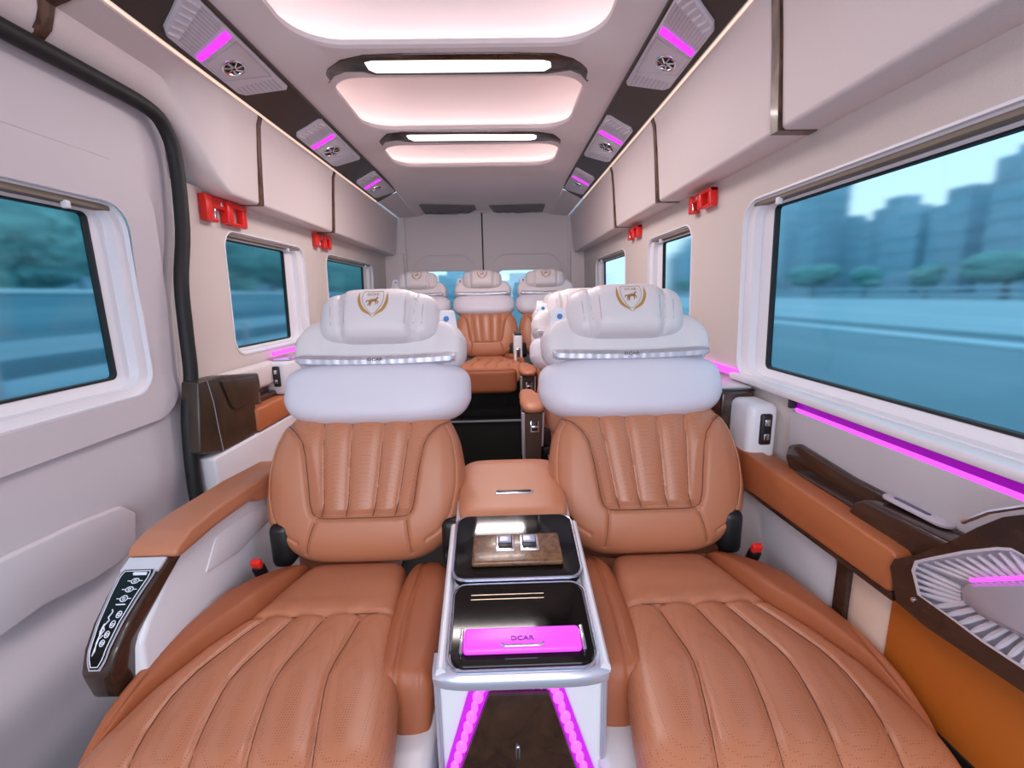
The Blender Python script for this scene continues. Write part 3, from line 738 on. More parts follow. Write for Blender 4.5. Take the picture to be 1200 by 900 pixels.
for src, x, y, z, lab in ((SR, .425, 1.97, 0, 'right-hand tan seat directly behind the front right seat'),
                          (SR, .485, 2.81, 0, 'right-hand tan seat in the third row, ahead of the rear bench'),
                          (SL, -.66, 2.14, 0, 'tan seat directly behind the front left seat, beside the first window after the sliding door'),
                          (SR, -.655, 3.53, .30, 'left seat of the rear row, in front of the left rear door'),
                          (SR, -.135, 3.53, .30, 'middle rear seat facing the aisle, its tan cushion in view'),
                          (SR, .375, 3.53, .30, 'right seat of the rear row, in front of the right rear door')):
    r_ = copy_tree(src); r_.location = (x, y, z); r_['label'] = lab; rows.append(r_)
    if z > 0:                                          # the rear row is smaller, upright and stands on a black plinth
        r_.scale = (.885, .85, .90)
        for ch in list(r_.children):
            if ch.name.split('.')[0] in ('seat_base', 'leg_rest', 'inner_bolster'): bpy.data.objects.remove(ch)
        b = B(); box2(b, -.24, .28, -.52, .10, .09, .43, .01); obj('seat_plinth', b, carpet, r_)
# ---- armrest of the front left seat (sliding door side)
i0 = Vector(SL.location)
b = B(); arm = [(1.40, .665), (1.40, .715), (1.20, .733), (1.0, .740), (.92, .737), (.875, .722), (.866, .706), (.885, .695), (1.0, .700), (1.16, .692), (1.19, .672), (1.25, .664)]
prism(b, [Vector((-.785, y, z))-i0 for y, z in arm], (.103, 0, 0), .014, 4); obj('armrest', b, leather, SL, angle=50)
b = B(); sd = [(1.42, .30), (1.42, .668), (1.19, .680), (1.0, .700), (.915, .698), (.85, .65), (.80, .61), (.775, .580), (.77, .50), (.77, .30)]
prism(b, [Vector((-.770, y, z))-i0 for y, z in sd], (.066, 0, 0), .010, 3); ap = obj('armrest_side', b, white, SL, angle=50)
b = B(); sd2 = [(1.36, .63), (1.21, .638), (1.17, .655), (1.02, .660), (.97, .60), (1.10, .575), (1.36, .585)]
prism(b, [Vector((-.706, y, z))-i0 for y, z in sd2], (.005, 0, 0), .003, 2); obj('side_inlay', b, white, ap, angle=50)
# wood front of the armrest with the touch panel
b = B(); fr = [(.93, .704), (.870, .704), (.835, .688), (.80, .663), (.765, .633), (.738, .60), (.722, .562), (.735, .50), (.79, .46), (.79, .59), (.86, .65)]
prism(b, [Vector((-.782, y, z))-i0 for y, z in fr], (.086, 0, 0), .010, 3)
def tap(x, z): t = max(0, min(1, (.695-z)/.17)); return -.742 + (x+.742)*(1-.42*t) - .012*t
for v in b.verts: w_ = v.co + i0; v.co.x = tap(w_.x, w_.z) - i0.x
wf = obj('armrest_front', b, wood, SL, angle=50)
def cpt(u, v, h=0):                                     # u across 0..1, v down 0..1 along the front edge
    yz = [(.868, .703), (.835, .688), (.80, .663), (.765, .633), (.738, .60), (.722, .562)]
    t = v*(len(yz)-1); k = min(int(t), len(yz)-2); f = t-k; y = yz[k][0]*(1-f)+yz[k+1][0]*f; z = yz[k][1]*(1-f)+yz[k+1][1]*f
    dy, dz = yz[k+1][0]-yz[k][0], yz[k+1][1]-yz[k][1]; n = Vector((0, dz, -dy)).normalized(); n = n if n.y < 0 else -n
    return Vector((tap(-.780+.082*u, z), y, z)) + n*h - i0
b = B(); loft(b, [[cpt(u, v, .003) for u in (.04, .96)] + [cpt(u, v, -.01) for u in (.96, .04)] for v in np.linspace(0, .17, 4)], cap0=True, cap1=True); obj('silver_cap', b, silverl, wf)
def cpan(inset, h, m, name, par, v0=.16, v1=.95):
    b = B(); L1 = []; L2 = []
    for k in range(25):
        v = v0+(v1-v0)*k/24; t = (k/24); wv = (.80-.34*t)*(1 - max(0, (t-.86)/.14)**2*.45 - max(0, (.1-t)/.1)**2*.15) - inset*2
        c = .52-.03*t; L1.append(cpt(c-wv/2, v, h)); L2.append(cpt(c+wv/2, v, h))
    loft(b, [L1, L2], close=False); return obj(name, b, m, par)
cpan(-.05, .0035, silver, 'panel_rim', wf, .15, .965)
cp = cpan(0, .005, gloss, 'touch_panel', wf)
b = B()
L1 = []; L2 = []
for k in range(25):
    v = .18+.75*k/24; t = k/24; wv = (.72-.34*t)*(1 - max(0, (t-.86)/.14)**2*.45 - max(0, (.1-t)/.1)**2*.15); c = .52-.03*t; L1.append(cpt(c-wv/2, v, .006)); L2.append(cpt(c+wv/2, v, .006))
tube(b, L1+L2[::-1], .0009, 5, closed=True); obj('panel_outline', b, icon, cp)
def ring(bm, u, v, ru, rv, r=.0009, n=14): tube(bm, [cpt(u+ru*cos(2*pi*k/n), v+rv*sin(2*pi*k/n), .006) for k in range(n)], r, 4, closed=True)
for (u, v, k) in ((.60, .27, 0), (.58, .345, 0), (.57, .42, 0), (.66, .54, 1), (.62, .61, 1), (.58, .685, 1), (.54, .75, 1)):
    b = B(); ring(b, u, v, .09 if not k else .06, .022 if not k else .024)
    if not k: tube(b, [cpt(u-.18, v, .006), cpt(u-.1, v, .006)], .0009, 4); tube(b, [cpt(u+.1, v, .006), cpt(u+.18, v, .006)], .0009, 4)
    ring(b, u, v, .03, .010, .0008, 8); obj('touch_icon', b, icon, cp)
b = B(); box(b, cpt(.62, .205, .006), (.026, .004, .006), .001); tube(b, [cpt(.45, .465, .006), cpt(.68, .465, .006)], .0014, 4); obj('touch_mark', b, icon, cp)
b = B(); st = [(.36, .50), (.40, .52), (.36, .56), (.42, .58), (.34, .62), (.40, .65), (.33, .70), (.30, .66), (.34, .60), (.32, .75), (.36, .80), (.30, .84), (.34, .72), (.42, .69)]
tube(b, [cpt(u+.06, v, .006) for u, v in st], .0011, 4); obj('seat_drawing', b, icon, cp)
# white lower side trims of both front seats (visible beside the console and by the door)
for R0, o in ((SR, 1), (SL, -1)):
    b = B(); box2(b, -.245*o, -.150*o, -.56, .0, .12, .405, .02, 3); obj('side_trim', b, white, R0)
b = B(); box2(b, -.385, -.345, -.36, .15, .12, .32, .012, 3); obj('side_trim', b, white, SL)
# ---- aisle armrests of the second and third row seats
for R0, dx, dy in ((rows[0], 0, 0), (rows[1], .030, .02)):
    o0 = Vector(R0.location); ax = .128+dx - o0.x; y0 = (1.90 if R0 is rows[0] else 2.78)+dy - o0.y
    pad('armrest', leather, R0, hw=.056, hh=.19, T=.030, Tb=.028, n=3, q=4, res=28, warp=lambda X, Y: (X*np.interp(Y, [-.17, -.02, .06, .17], [1, 1, .78, .74]) - np.interp(Y, [-.17, 0, .08, .17], [0, 0, .012, .014]), Y), xf=lambda x, y, h, ax=ax, y0=y0: Vector((ax+x, y0+.155+y, .737+h)))
    b = B(); loft(b, [[(ax-.040, y0+.012, .712), (ax+.040, y0+.012, .712), (ax+.040, y0+.30, .712), (ax-.040, y0+.30, .712)], [(ax-.036, y0+.03, .60), (ax+.036, y0+.03, .60), (ax+.036, y0+.32, .60), (ax-.036, y0+.32, .60)], [(ax-.030, y0+.09, .30), (ax+.030, y0+.09, .30), (ax+.03, y0+.36, .30), (ax-.03, y0+.36, .30)]], cap0=True, cap1=True)
    po = obj('armrest_post', b, mat('brown armrest shell', (.11, .07, .055), .3, coat=.3), R0, angle=30)
    b = B(); tube(b, [(ax-.045, y0+.01, .715), (ax-.043, y0+.05, .55), (ax-.038, y0+.12, .30), (ax-.036, y0+.14, .15)], .007, 8); tube(b, [(ax+.043, y0+.01, .715), (ax+.040, y0+.05, .55)], .004, 8); obj('chrome_edge', b, silverl, po)
    b = B(); box(b, (ax+.004, y0+.018, .655), (.038, .006, .058), .002, 2, Matrix.Rotation(radians(-8), 4, 'X')); sf = obj('switch_frame', b, chrome, po)
    b = B(); box(b, (ax+.004, y0+.013, .655), (.028, .006, .044), .002, 2, Matrix.Rotation(radians(-8), 4, 'X')); obj('switch_rocker', b, black, sf)
    b = B(); box(b, (ax+.004, y0+.009, .652), (.026, .004, .010), .001, 2, Matrix.Rotation(radians(-8), 4, 'X')); obj('switch_bar', b, chrome, sf)
# white divider with small switch between the middle and right rear seats
RC = rows[4]; o0 = Vector(RC.location)
b = B(); box2(b, .245, .315, -.30, .05, .30, .70, .012, 3); dv = obj('armrest_side', b, white, RC)
b = B(); box2(b, .252, .310, -.285, -.06, .700, .715, .006); obj('cup_well', b, black, dv)
b = B(); box2(b, .262, .298, -.310, -.300, .52, .60, .003); sf = obj('switch_frame', b, chrome, dv)
b = B(); box2(b, .270, .290, -.313, -.309, .53, .59, .002); obj('switch_rocker', b, black, sf)
# foot rest of the middle rear seat (tan apron down to the platform)
pad('foot_apron', leather_d, RC, hw=.235, hh=.095, T=.03, Tb=.03, n=8, q=8, res=24, xf=lambda x, y, h: Vector((x+.02, -.635-h, .40+y)), hf=lambda x, y: groove(x, y, [(-.25, .075), (.25, .075)], .006, .008))

# ================================================================== CENTRE CONSOLE
KC = empty('center_console', (.012, 1.0, 0), 'tan topped black glass console standing between the two front seats', 'console'); k0 = Vector(KC.location)
def kp(x, y, z): return Vector((x, y, z)) - k0
def ktop(y): return .604 + (y-.64)*.108                # top surface height, rising to the rear
def kw(y): return .137 + (y-.64)*.030
kc = .016
def kx(y): return .022 - (y-.64)*.010
b = B()                                                # body with white side rails
loft(b, [[kp(kx(y)-kw(y), y, .0), kp(kx(y)-kw(y), y, ktop(y)-.02), kp(kx(y)-kw(y)+.012, y, ktop(y)-.004), kp(kx(y)+kw(y)-.012, y, ktop(y)-.004), kp(kx(y)+kw(y), y, ktop(y)-.02), kp(kx(y)+kw(y), y, 0)] for y in (.70, .9, 1.1, 1.38)], cap0=True, cap1=True)
body = obj('console_body', b, white, KC, angle=30)
b = B()                                                # black glass top, in two steps
for (ya, yb, dz, ins) in ((.655, .845, .0, .014), (.853, 1.075, .010, .010)):
    n_ = 8; top = []
    lp = rrect(-1, 1, ya, yb, .028, 4)
    def tp(p, dh, sh):
        yy = p[1] if True else 0
        xx = kx(yy) + (kw(yy)-ins-sh)*p[0]; return kp(xx, yy, ktop(yy)+dz+dh)
    rr = rrect(kx(ya)-kw(ya)+ins, kx(ya)+kw(ya)-ins, ya, yb, .026, 4)
    def sc(p, k, dh):
        yy = p[1]; f = (kw(yy)-ins)/(kw(ya)-ins); return kp(kx(yy)+(p[0]-kx(ya))*f*k, yy + (0 if k == 1 else ((ya+yb)/2-yy)*(1-k)), ktop(yy)+dz+dh)
    loft(b, [[sc(p, 1, -.02) for p in rr], [sc(p, 1, .004) for p in rr], [sc(p, .985, .007) for p in rr]], cap0=True, cap1=True)
gt = obj('glass_top', b, gloss, KC, angle=25)
for (ya, yb, dz, ins) in ((.650, .849, .003, .008), (.851, 1.075, .013, .006)):
    rr = rrect(kx(ya)-kw(ya)+ins, kx(ya)+kw(ya)-ins, ya, yb, .030, 4); f = lambda p: (kw(p[1])-ins)/(kw(ya)-ins)
    b = B(); tube(b, [kp(kx(p[1])+(p[0]-kx(ya))*f(p), p[1], ktop(p[1])+dz) for p in rr], .0035, 8, closed=True); obj('chrome_rim', b, mat('satin chrome', (.62, .62, .74), .2, metal=.9), KC)
# tray line in the lower glass
b = B(); 
for yy in (.815, .803): tube(b, [kp(-.075, yy, ktop(yy)+.0075), kp(.07, yy, ktop(yy)+.0075)], .0011, 5)
obj('inlay_line', b, mat('bronze line', (.40, .30, .22), .3, metal=.6), gt)
# tan lid
def lidz(x, y, h): yy = 1.225+y; return kp(kx(yy)+x*(kw(yy)/.165)*.965, yy, ktop(yy)+.004+h - .020*max(0, (-y-.12)/.05)**2)
pad('console_lid', leather, KC, hw=.165, hh=.168, T=.024, Tb=.02, n=5.5, q=7, res=40, xf=lidz)
b = B(); box(b, kp(.022, 1.165, ktop(1.165)+.029), (.105, .018, .006), .003, 2, Matrix.Rotation(radians(7), 4, 'X')); hd = obj('lid_handle', b, chrome, KC)
b = B(); box(b, kp(.022, 1.165, ktop(1.165)+.030), (.092, .010, .008), .002, 2, Matrix.Rotation(radians(7), 4, 'X')); obj('handle_slot', b, black, hd)
# wood switch plate with two rocker switches
Rk = Matrix.Rotation(radians(7.2), 4, 'X')
b = B(); box(b, kp(.021, .930, ktop(.930)+.024), (.198, .098, .014), .006, 3, Rk); sp_ = obj('switch_plate', b, woodm, KC)
for sx in (-.017, .037):
    b = B(); box(b, kp(.012+sx, .943, ktop(.943)+.031), (.044, .054, .006), .004, 3, Rk); fr_ = obj('rocker_frame', b, chrome, sp_)
    b = B(); box(b, kp(.012+sx, .943, ktop(.943)+.034), (.032, .043, .006), .003, 2, Rk); obj('rocker_well', b, black, fr_)
    b = B(); box(b, kp(.012+sx, .947, ktop(.947)+.038), (.028, .022, .006), .002, 2, Rk); obj('rocker', b, mat('rocker grey', (.45, .46, .60), .3, metal=.4), fr_)
# violet lit drawer with lettering
Rk2 = Matrix.Rotation(radians(32), 4, 'X')
b = B(); box(b, kp(.022, .700, ktop(.70)+.012), (.206, .050, .014), .007, 3, Rk); dw = obj('lit_drawer', b, purple_b, KC)
b = B()
for sx in (-1, 1): b = B(); box(b, kp(.022+sx*.107, .700, ktop(.70)+.010), (.006, .052, .014), .002, 2, Rk); obj('drawer_cheek', b, chrome, dw)
def on_dr(x, y, z): 
    yy = .692+y; return kp(.022+x, yy, ktop(yy)+.0197+z)
obj('lettering', text_bm('DCAR', .012, lambda x, y, z: on_dr(x*1.25, y+.004, z)), mat('violet print', (.16, .01, .22), .5), dw, smooth=False)
b = B(); tube(b, [on_dr(x, -.012 + (.004 if abs(x) > .03 else 0), .001) for x in (-.037, -.030, -.02, 0, .02, .030, .037)], .0024, 8); obj('drawer_handle', b, chrome, dw)
# rounded silver front lip
b = B(); xs = np.linspace(-1, 1, 17)
lo = []
for x in xs:
    k = abs(x)**6; w_ = .150; yb = .652 + .012*k
    lo.append([kp(.018+w_*x, yb+.03, .612-.004*k), kp(.018+w_*x, yb, .606-.004*k), kp(.018+w_*x*.99, yb-.012, .595), kp(.018+w_*x*.98, yb-.010, .578), kp(.018+w_*x*.95, yb+.02, .566), kp(.018+w_*x*.95, yb+.05, .57)])
loft(b, lo, cap0=True, cap1=True); obj('front_lip', b, mat('satin silver', (.55, .53, .62), .25, metal=.5), KC, angle=60)
# side rails in white
for sg in (-1, 1):
    b = B(); ys = np.linspace(.655, 1.06, 8)
    tube(b, [kp(kx(y)+sg*(kw(y)+.001), y, ktop(y)-.006) for y in ys], .009, 10, flat=1.6); obj('side_rail', b, white, KC)
for sg, xx in ((-1, -.128), (1, .163)):
    b = B(); tube(b, [kp(xx, .672, .02), kp(xx, .672, .575)], .005, 8); obj('edge_trim', b, silver, KC)
# lower front: white panel, violet frame, dark wood door
YF = .675
b = B(); box2(b, -.130-k0.x, .165-k0.x, YF-k0.y, .72-k0.y, .0, .585, .012, 3); obj('front_panel', b, white, KC)
fp = lambda x, y, yy: at(x, y, Y=yy)-k0
o_ = [(553, 796), (657, 795), (698, 905), (735, 1010), (490, 1010), (521, 905)]; i_ = [(576, 806), (640, 805), (676, 905), (705, 1010), (512, 1010), (540, 905)]
b = B(); A1 = [fp(x, y, YF-.002) for x, y in o_]; A2 = [fp(x, y, YF-.008) for x, y in o_]; A3 = [fp(x, y, YF-.008) for x, y in i_]; A4 = [fp(x, y, YF-.002) for x, y in i_]
loft(b, [A1, A2, A3, A4, A1]); bmesh.ops.remove_doubles(b, verts=b.verts, dist=1e-5); lf = obj('light_frame', b, mat('violet frame', (.25, .03, .3), .3, emit=(.60, .0, .72), es=.75), KC, smooth=False)
b = B()
for (xa, ya, xb, yb, n_) in ((566, 800, 531, 905, 9), (648, 800, 686, 905, 9), (566, 800, 648, 800, 9)):
    for k in range(n_):
        t = (k+.5)/n_; p = fp(xa+(xb-xa)*t, ya+(yb-ya)*t, YF-.009); bmesh.ops.create_icosphere(b, subdivisions=2, radius=1, matrix=Matrix.Translation(p + Vector((0, .001, 0))) @ Matrix.Diagonal((.0085+.002*sin(k*2.3), .004, .014, 1)))
obj('light_bead', b, mat('violet bead', (.3, .1, .3), .3, emit=(.85, .12, .95), es=1.1), lf)
b = B(); prism(b, [fp(x, y, YF-.004) for x, y in [(573, 807), (643, 806), (679, 905), (708, 1010), (509, 1010), (537, 905)]], (0, -.012, 0), .003); dd = obj('wood_door', b, wood, KC, angle=40)
b = B(); box(b, fp(607, 882, YF-.018), (.008, .006, .030), .003, 3); obj('door_latch', b, chrome, dd)

# ================================================================== RIGHT SIDE PANEL, FRONT ROW
SPN = empty('window_side_cabinet', (.75, 1.0, 0), 'long orange leather armrest box with wood tray along the right wall', 'side cabinet'); s0 = Vector(SPN.location)
def Q3(*a): return Vector(a)-s0
b = B(); arm = [(1.36, .64), (1.36, .752), (.745, .744), (.735, .737), (.735, .668), (.745, .662)]
prism(b, [Q3(.705, y, z) for y, z in arm], (.055, 0, 0), .008, 3); obj('armrest_pad', b, orange, SPN, angle=50)
b = B(); box2(b, .755-s0.x, .797-s0.x, .90-s0.y, 1.36-s0.y, .70, .740, .006, 2); obj('armrest_ledge', b, orange, SPN, angle=50)
b = B(); prism(b, [Q3(.776, y, z) for y, z in ((1.165, .735), (1.185, .765), (1.175, .80), (1.14, .815), (1.05, .808), (.95, .800), (.60, .800), (.60, .735))], (.022, 0, 0), .008, 3)
prism(b, [Q3(.756, y, z) for y, z in ((1.10, .738), (1.11, .752), (.90, .756), (.885, .738))], (.03, 0, 0), .006, 3); obj('wood_tray', b, wood, SPN, angle=50)
b = B(); prism(b, [Q3(.738, y, z) for y, z in ((.905, .735), (.885, .775), (.86, .790), (.66, .800), (.60, .80), (.60, .70), (.78, .70), (.78, .738))], (.055, 0, 0), .010, 3); wb = obj('wood_block', b, wood, SPN, angle=50)
def zp(pts, Z): return [at(x, y, Z=Z)-s0 for x, y in pts]
def stadium(P0, P1, r, h, n=10):
    d = (P1-P0); d.z = 0; a0 = atan2(d.y, d.x); out = []
    for k in range(n+1): a = a0 + pi/2 + pi*k/n; out.append(P0 + Vector((cos(a)*r, sin(a)*r, h)))
    for k in range(n+1): a = a0 - pi/2 + pi*k/n; out.append(P1 + Vector((cos(a)*r, sin(a)*r, h)))
    return out
H0, H1 = zp([(1046, 583), (1106, 613)], .803)
b = B(); prism(b, stadium(H0, H1, .016, .002), (0, 0, -.006), .0015); cp2 = obj('handle_plate', b, silverl, wb)
b = B(); prism(b, stadium(H0.lerp(H1, .08), H0.lerp(H1, .72), .0045, .0035), (0, 0, -.003), .0008); obj('handle_slot', b, mat('slate slot', (.09, .10, .20), .3), cp2)
# lower panels
b = B(); prism(b, [Q3(.738, y, z) for y, z in ((1.40, .10), (1.40, .665), (.97, .660), (.925, .64), (.905, .60), (.90, .10))], (.02, 0, 0), .004); obj('white_panel', b, panelg, SPN)
b = B(); prism(b, [Q3(.734, y, z) for y, z in ((.905, .10), (.905, .665), (.870, .665), (.868, .10))], (.03, 0, 0), .006); 
prism(b, [Q3(.711, y, z) for y, z in ((1.38, .626), (1.38, .642), (.735, .664), (.735, .646))], (.04, 0, 0), .003); obj('wood_upright', b, wood, SPN)
b = B(); prism(b, [Q3(.746, y, z) for y, z in ((.872, .10), (.872, .660), (.765, .655), (.745, .10))], (.02, 0, 0), .004); obj('cream_panel', b, mat('peach panel', (.80, .58, .46), .5), SPN)
b = B(); prism(b, [Q3(.742, y, z) for y, z in ((.768, .05), (.768, .66), (.30, .66), (.30, .05))], (.02, 0, 0), .004); obj('orange_panel', b, mat('orange panel', (.50, .13, .015), .4), SPN)
b = B(); dk = [at(x, y, X=.738)-s0 for x, y in ((1086, 848), (1145, 905), (1200, 960), (1095, 960))]; prism(b, dk, (.006, 0, 0), 0); obj('dark_pocket', b, black, SPN, smooth=False)
b = B(); 
# ---- wood framed ribbed cup shelf, near the camera
SH = empty('ribbed_side_shelf', (.74, .56, .70), 'wood framed silver ribbed side shelf with violet glow, at the right photo edge', 'shelf'); h0 = Vector(SH.location)
XP = .703
def xp(pts, X): return [at(x, y, X=X)-h0 for x, y in pts]
OUT = [(1043, 664), (1048, 655), (1075, 650), (1110, 636), (1145, 618), (1175, 606), (1200, 603), (1290, 600), (1400, 640), (1400, 960), (1290, 880), (1200, 812), (1130, 765), (1085, 735), (1050, 705)]
INN = [(1068, 668), (1072, 657), (1095, 652), (1130, 645), (1168, 641), (1185, 642), (1200, 650), (1250, 668), (1310, 700), (1310, 850), (1250, 815), (1200, 785), (1150, 752), (1110, 722), (1075, 697)]
b = B(); loft(b, [xp(OUT, XP+.055), xp(OUT, XP), xp(OUT, XP-.003) , xp(INN, XP-.001), xp(INN, XP+.02)]); obj('wood_frame', b, wood, SH, angle=40)
INN2 = [(x + (1215-x)*.03, y + (715-y)*.05) for x, y in INN]
b = B(); loft(b, [xp(INN, XP-.002), xp(INN2, XP-.002), xp(INN2, XP+.016)], cap1=True); bas = obj('tray', b, silverl, SH, angle=40)
# ribs radiating from the raised lever block
BL = [(1126, 690), (1135, 684), (1200, 683), (1300, 684), (1300, 800), (1200, 748), (1150, 722), (1128, 703)]
def on_loop(L, t):
    n = len(L); k = int(t) % n; f = t-int(t); a = L[k]; c = L[(k+1) % n]; return (a[0]*(1-f)+c[0]*f, a[1]*(1-f)+c[1]*f)
ribs = [((1084+k*12.5, 661-k*1.8), (1150+k*8.5, 685)) for k in range(9)] + [((1074, 664+k*7.5), (1128, 690+k*4.5)) for k in range(5)] + [((1090+k*15, 712+k*10), (1133+k*12, 706+k*7.5)) for k in range(8)]
for k, (p, q) in enumerate(ribs):
    A_, D_ = at(*p, X=XP+.006)-h0, at(*q, X=XP+.012)-h0
    b = B(); tube(b, [A_, A_.lerp(D_, .5), D_], [.0025, .0048, .0042], 7); obj('rib', b, silverl, bas)
BLs = [(1138, 696), (1200, 694), (1290, 695), (1290, 785), (1200, 742), (1152, 718)]
b = B(); lo = xp(BL, XP+.022); 
BL2 = [(x+(1215-x)*.10, y+(715-y)*.12) for x, y in BL]
loft(b, [lo, xp(BL, XP-.006), xp(BL2, XP-.014)], cap1=True); obj('lever_block', b, silver, SH, angle=30)
b = B(); tube(b, [at(x, y, X=XP-.003)-h0 for x, y in ((1138, 680), (1200, 677), (1290, 679))], .0035, 6); obj('glow_strip', b, purple_s, SH)
b = B(); box(b, at(1070, 703, X=XP-.003)-h0, (.006, .008, .008), .003); obj('screw_cap', b, chrome, SH)
b = B(); tube(b, [at(x, y, X=.735)-h0 for x, y in ((1128, 612), (1160, 600), (1200, 594), (1260, 592))], .0035, 6); obj('trim_line', b, chrome, SH)

# ================================================================== SWITCH BOX BEHIND THE FRONT RIGHT SEAT
SB = empty('side_console', (.745, 1.38, .66), 'white side console with black double switch, behind the front right seat', 'console', 'row side consoles'); b0 = Vector(SB.location)
def sbx(m, name, x0, x1, y0, y1, z0, z1, bev=.01, par=None, root=SB, inv=b0, seg=3):
    b = B(); box2(b, x0-inv.x, x1-inv.x, y0-inv.y, y1-inv.y, z0-inv.z, z1-inv.z, bev, seg); return obj(name, b, m, par or root)
bodyb = sbx(white, 'console_body', .708, .797, 1.255, 2.0, .70, .895, .022)
sw = sbx(black, 'switch_panel', .740, .774, 1.246, 1.26, .775, .868, .007)
for zz in (.800, .843): sbx(chrome, 'switch_key', .749, .765, 1.242, 1.250, zz-.010, zz+.010, .003, sw)
sbx(wood, 'wood_top', .675, .780, 1.36, 1.95, .72, .910, .008)
sbx(silverl, 'flip_lid', .685, .79, 1.40, 1.56, .911, .920, .003); sbx(black, 'lid_gap', .69, .785, 1.372, 1.392, .908, .914, .001)
fb = sbx(silverl, 'lit_pocket', .655, .70, 1.52, 1.90, .74, .88, .012); sbx(purple, 'pocket_light', .653, .66, 1.50, 1.70, .76, .79, .002, fb)
b = B(); box2(b, .79-b0.x, .80-b0.x, 1.50-b0.y, 2.2-b0.y, .930-b0.z, .955-b0.z, .002); obj('light_strip', b, purple_s, SB)
# ---- the same on the left, behind the sliding door
LB = empty('side_console', (-.99, 1.75, .45), 'dark wood and white side console with orange armrest, behind the sliding door seal', 'console', 'row side consoles'); c0 = Vector(LB.location)
def lbx(m, name, *a, **k): return sbx(m, name, *a, root=LB, inv=c0, **k)
b = B(); XL = -.985
pw = lambda pts, X=XL: [at(x, y, X=X)-c0 for x, y in pts]
prism(b, pw([(233, 447), (262, 440), (303, 437), (306, 452), (300, 475), (302, 505), (298, 512), (262, 530), (236, 532)]), (-.06, 0, 0), .008, 3); wp = obj('wood_panel', b, mat('dark olive wood', (.030, .020, .013), .32, noise=((10, 10, 4), (.055, .036, .022), 4, 1)), LB, angle=45)
b = B(); prism(b, pw([(258, 447), (298, 441), (301, 455), (288, 474), (276, 480), (270, 476)], XL+.001), (.006, 0, 0), .004, 3); obj('wood_inlay', b, mat('dark olive wood', (.03, .02, .013), .32), wp, angle=45)
b = B(); tube(b, pw([(243, 447), (250, 470), (256, 500), (262, 528)], XL+.002), .0016, 5); obj('seam_line', b, silver, wp)
lbx(orange, 'armrest_pad', -1.05, -.972, 1.765, 2.30, .705, .798, .010)
b = B(); box2(b, -1.06-c0.x, -1.02-c0.x, 1.80-c0.y, 2.3-c0.y, .79-c0.z, .825-c0.z, .012, 3); obj('wood_tray', b, wood, LB)
lbx(white, 'white_panel', -1.05, -.975, 1.475, 2.40, .30, .700, .010)
lbx(white, 'console_top', -1.06, -.965, 2.02, 2.75, .80, .945, .015)
sw = lbx(black, 'switch_panel', -1.022, -.992, 2.008, 2.022, .838, .930, .006)
for zz in (.862, .905): lbx(chrome, 'switch_key', -1.014, -1.000, 2.004, 2.012, zz-.01, zz+.01, .003, par=sw)
lbx(chrome, 'flip_lid', -1.05, -.97, 2.08, 2.20, .947, .953, .002)
lbx(purple_s, 'light_strip', -1.06, -1.045, 2.10, 2.32, .965, .985, .002)
lbx(plast, 'upper_trim', -1.072, -1.02, 1.64, 2.05, .85, .955, .02)
b = B(); tube(b, [Vector((-1.03, 1.86, .80))-c0, Vector((-1.03, 1.86, .845))-c0], .022, 16); obj('cup_knob', b, mat('brown knob', (.14, .09, .07), .3), LB)

# ================================================================== RED HAMMER HOLDERS
def hammer(side, y, z, sc, label):
    dr_ = -side*sc; sy_ = dr_/sc
    x = wall_x(z, side); root = empty('emergency_hammer', (x, y, z), label, 'hammer', 'red emergency hammers'); s = -side
    def bb(bm, ya, yb, za, zb, d0=0, d1=.022): box2(bm, s*(d0+.001)*1, s*d1, ya*dr_, yb*dr_, za*sc, zb*sc, .004, 2)
    b = B(); bb(b, -.115, -.080, -.050, .032, 0, .030); bb(b, -.105, .01, -.004, .032, 0, .026); bb(b, -.09, -.055, -.050, -.038, 0, .03)
    obj('bracket', b, red, root)
    b = B(); bb(b, .00, .12, .012, .030, 0, .034); bb(b, .095, .12, -.042, .030, 0, .030); bb(b, .02, .12, -.048, -.036, 0, .028); bb(b, -.005, .03, -.045, .02, 0, .034)
    ho = obj('hammer_handle', b, mat('bright red plastic', (.80, .015, .012), .3), root)
    b = B(); box2(b, s*.024, s*.030, -.075*dr_, -.062*dr_, -.038*sc, -.008*sc, .003); obj('hammer_tip', b, chrome, ho)
    b = B(); p = [Vector((s*.0268, yy*dr_, zz*sc)) for yy, zz in ((-.035, .006), (-.02, .006), (-.0275, .020))]; prism(b, p, (s*.001, 0, 0)); obj('warning_mark', b, white, root, smooth=False)
hammer(-1, 1.865, 1.562, 1.12, 'nearer red emergency hammer in its holder on the left wall, by the door seal')
hammer(-1, 2.84, 1.560, .95, 'farther red emergency hammer on the left wall, between two windows')
hammer(1, 1.81, 1.560, .82, 'nearer red emergency hammer on the right wall, beside the large window')
hammer(1, 2.70, 1.56, .80, 'farther red emergency hammer on the right wall, past the narrow window')

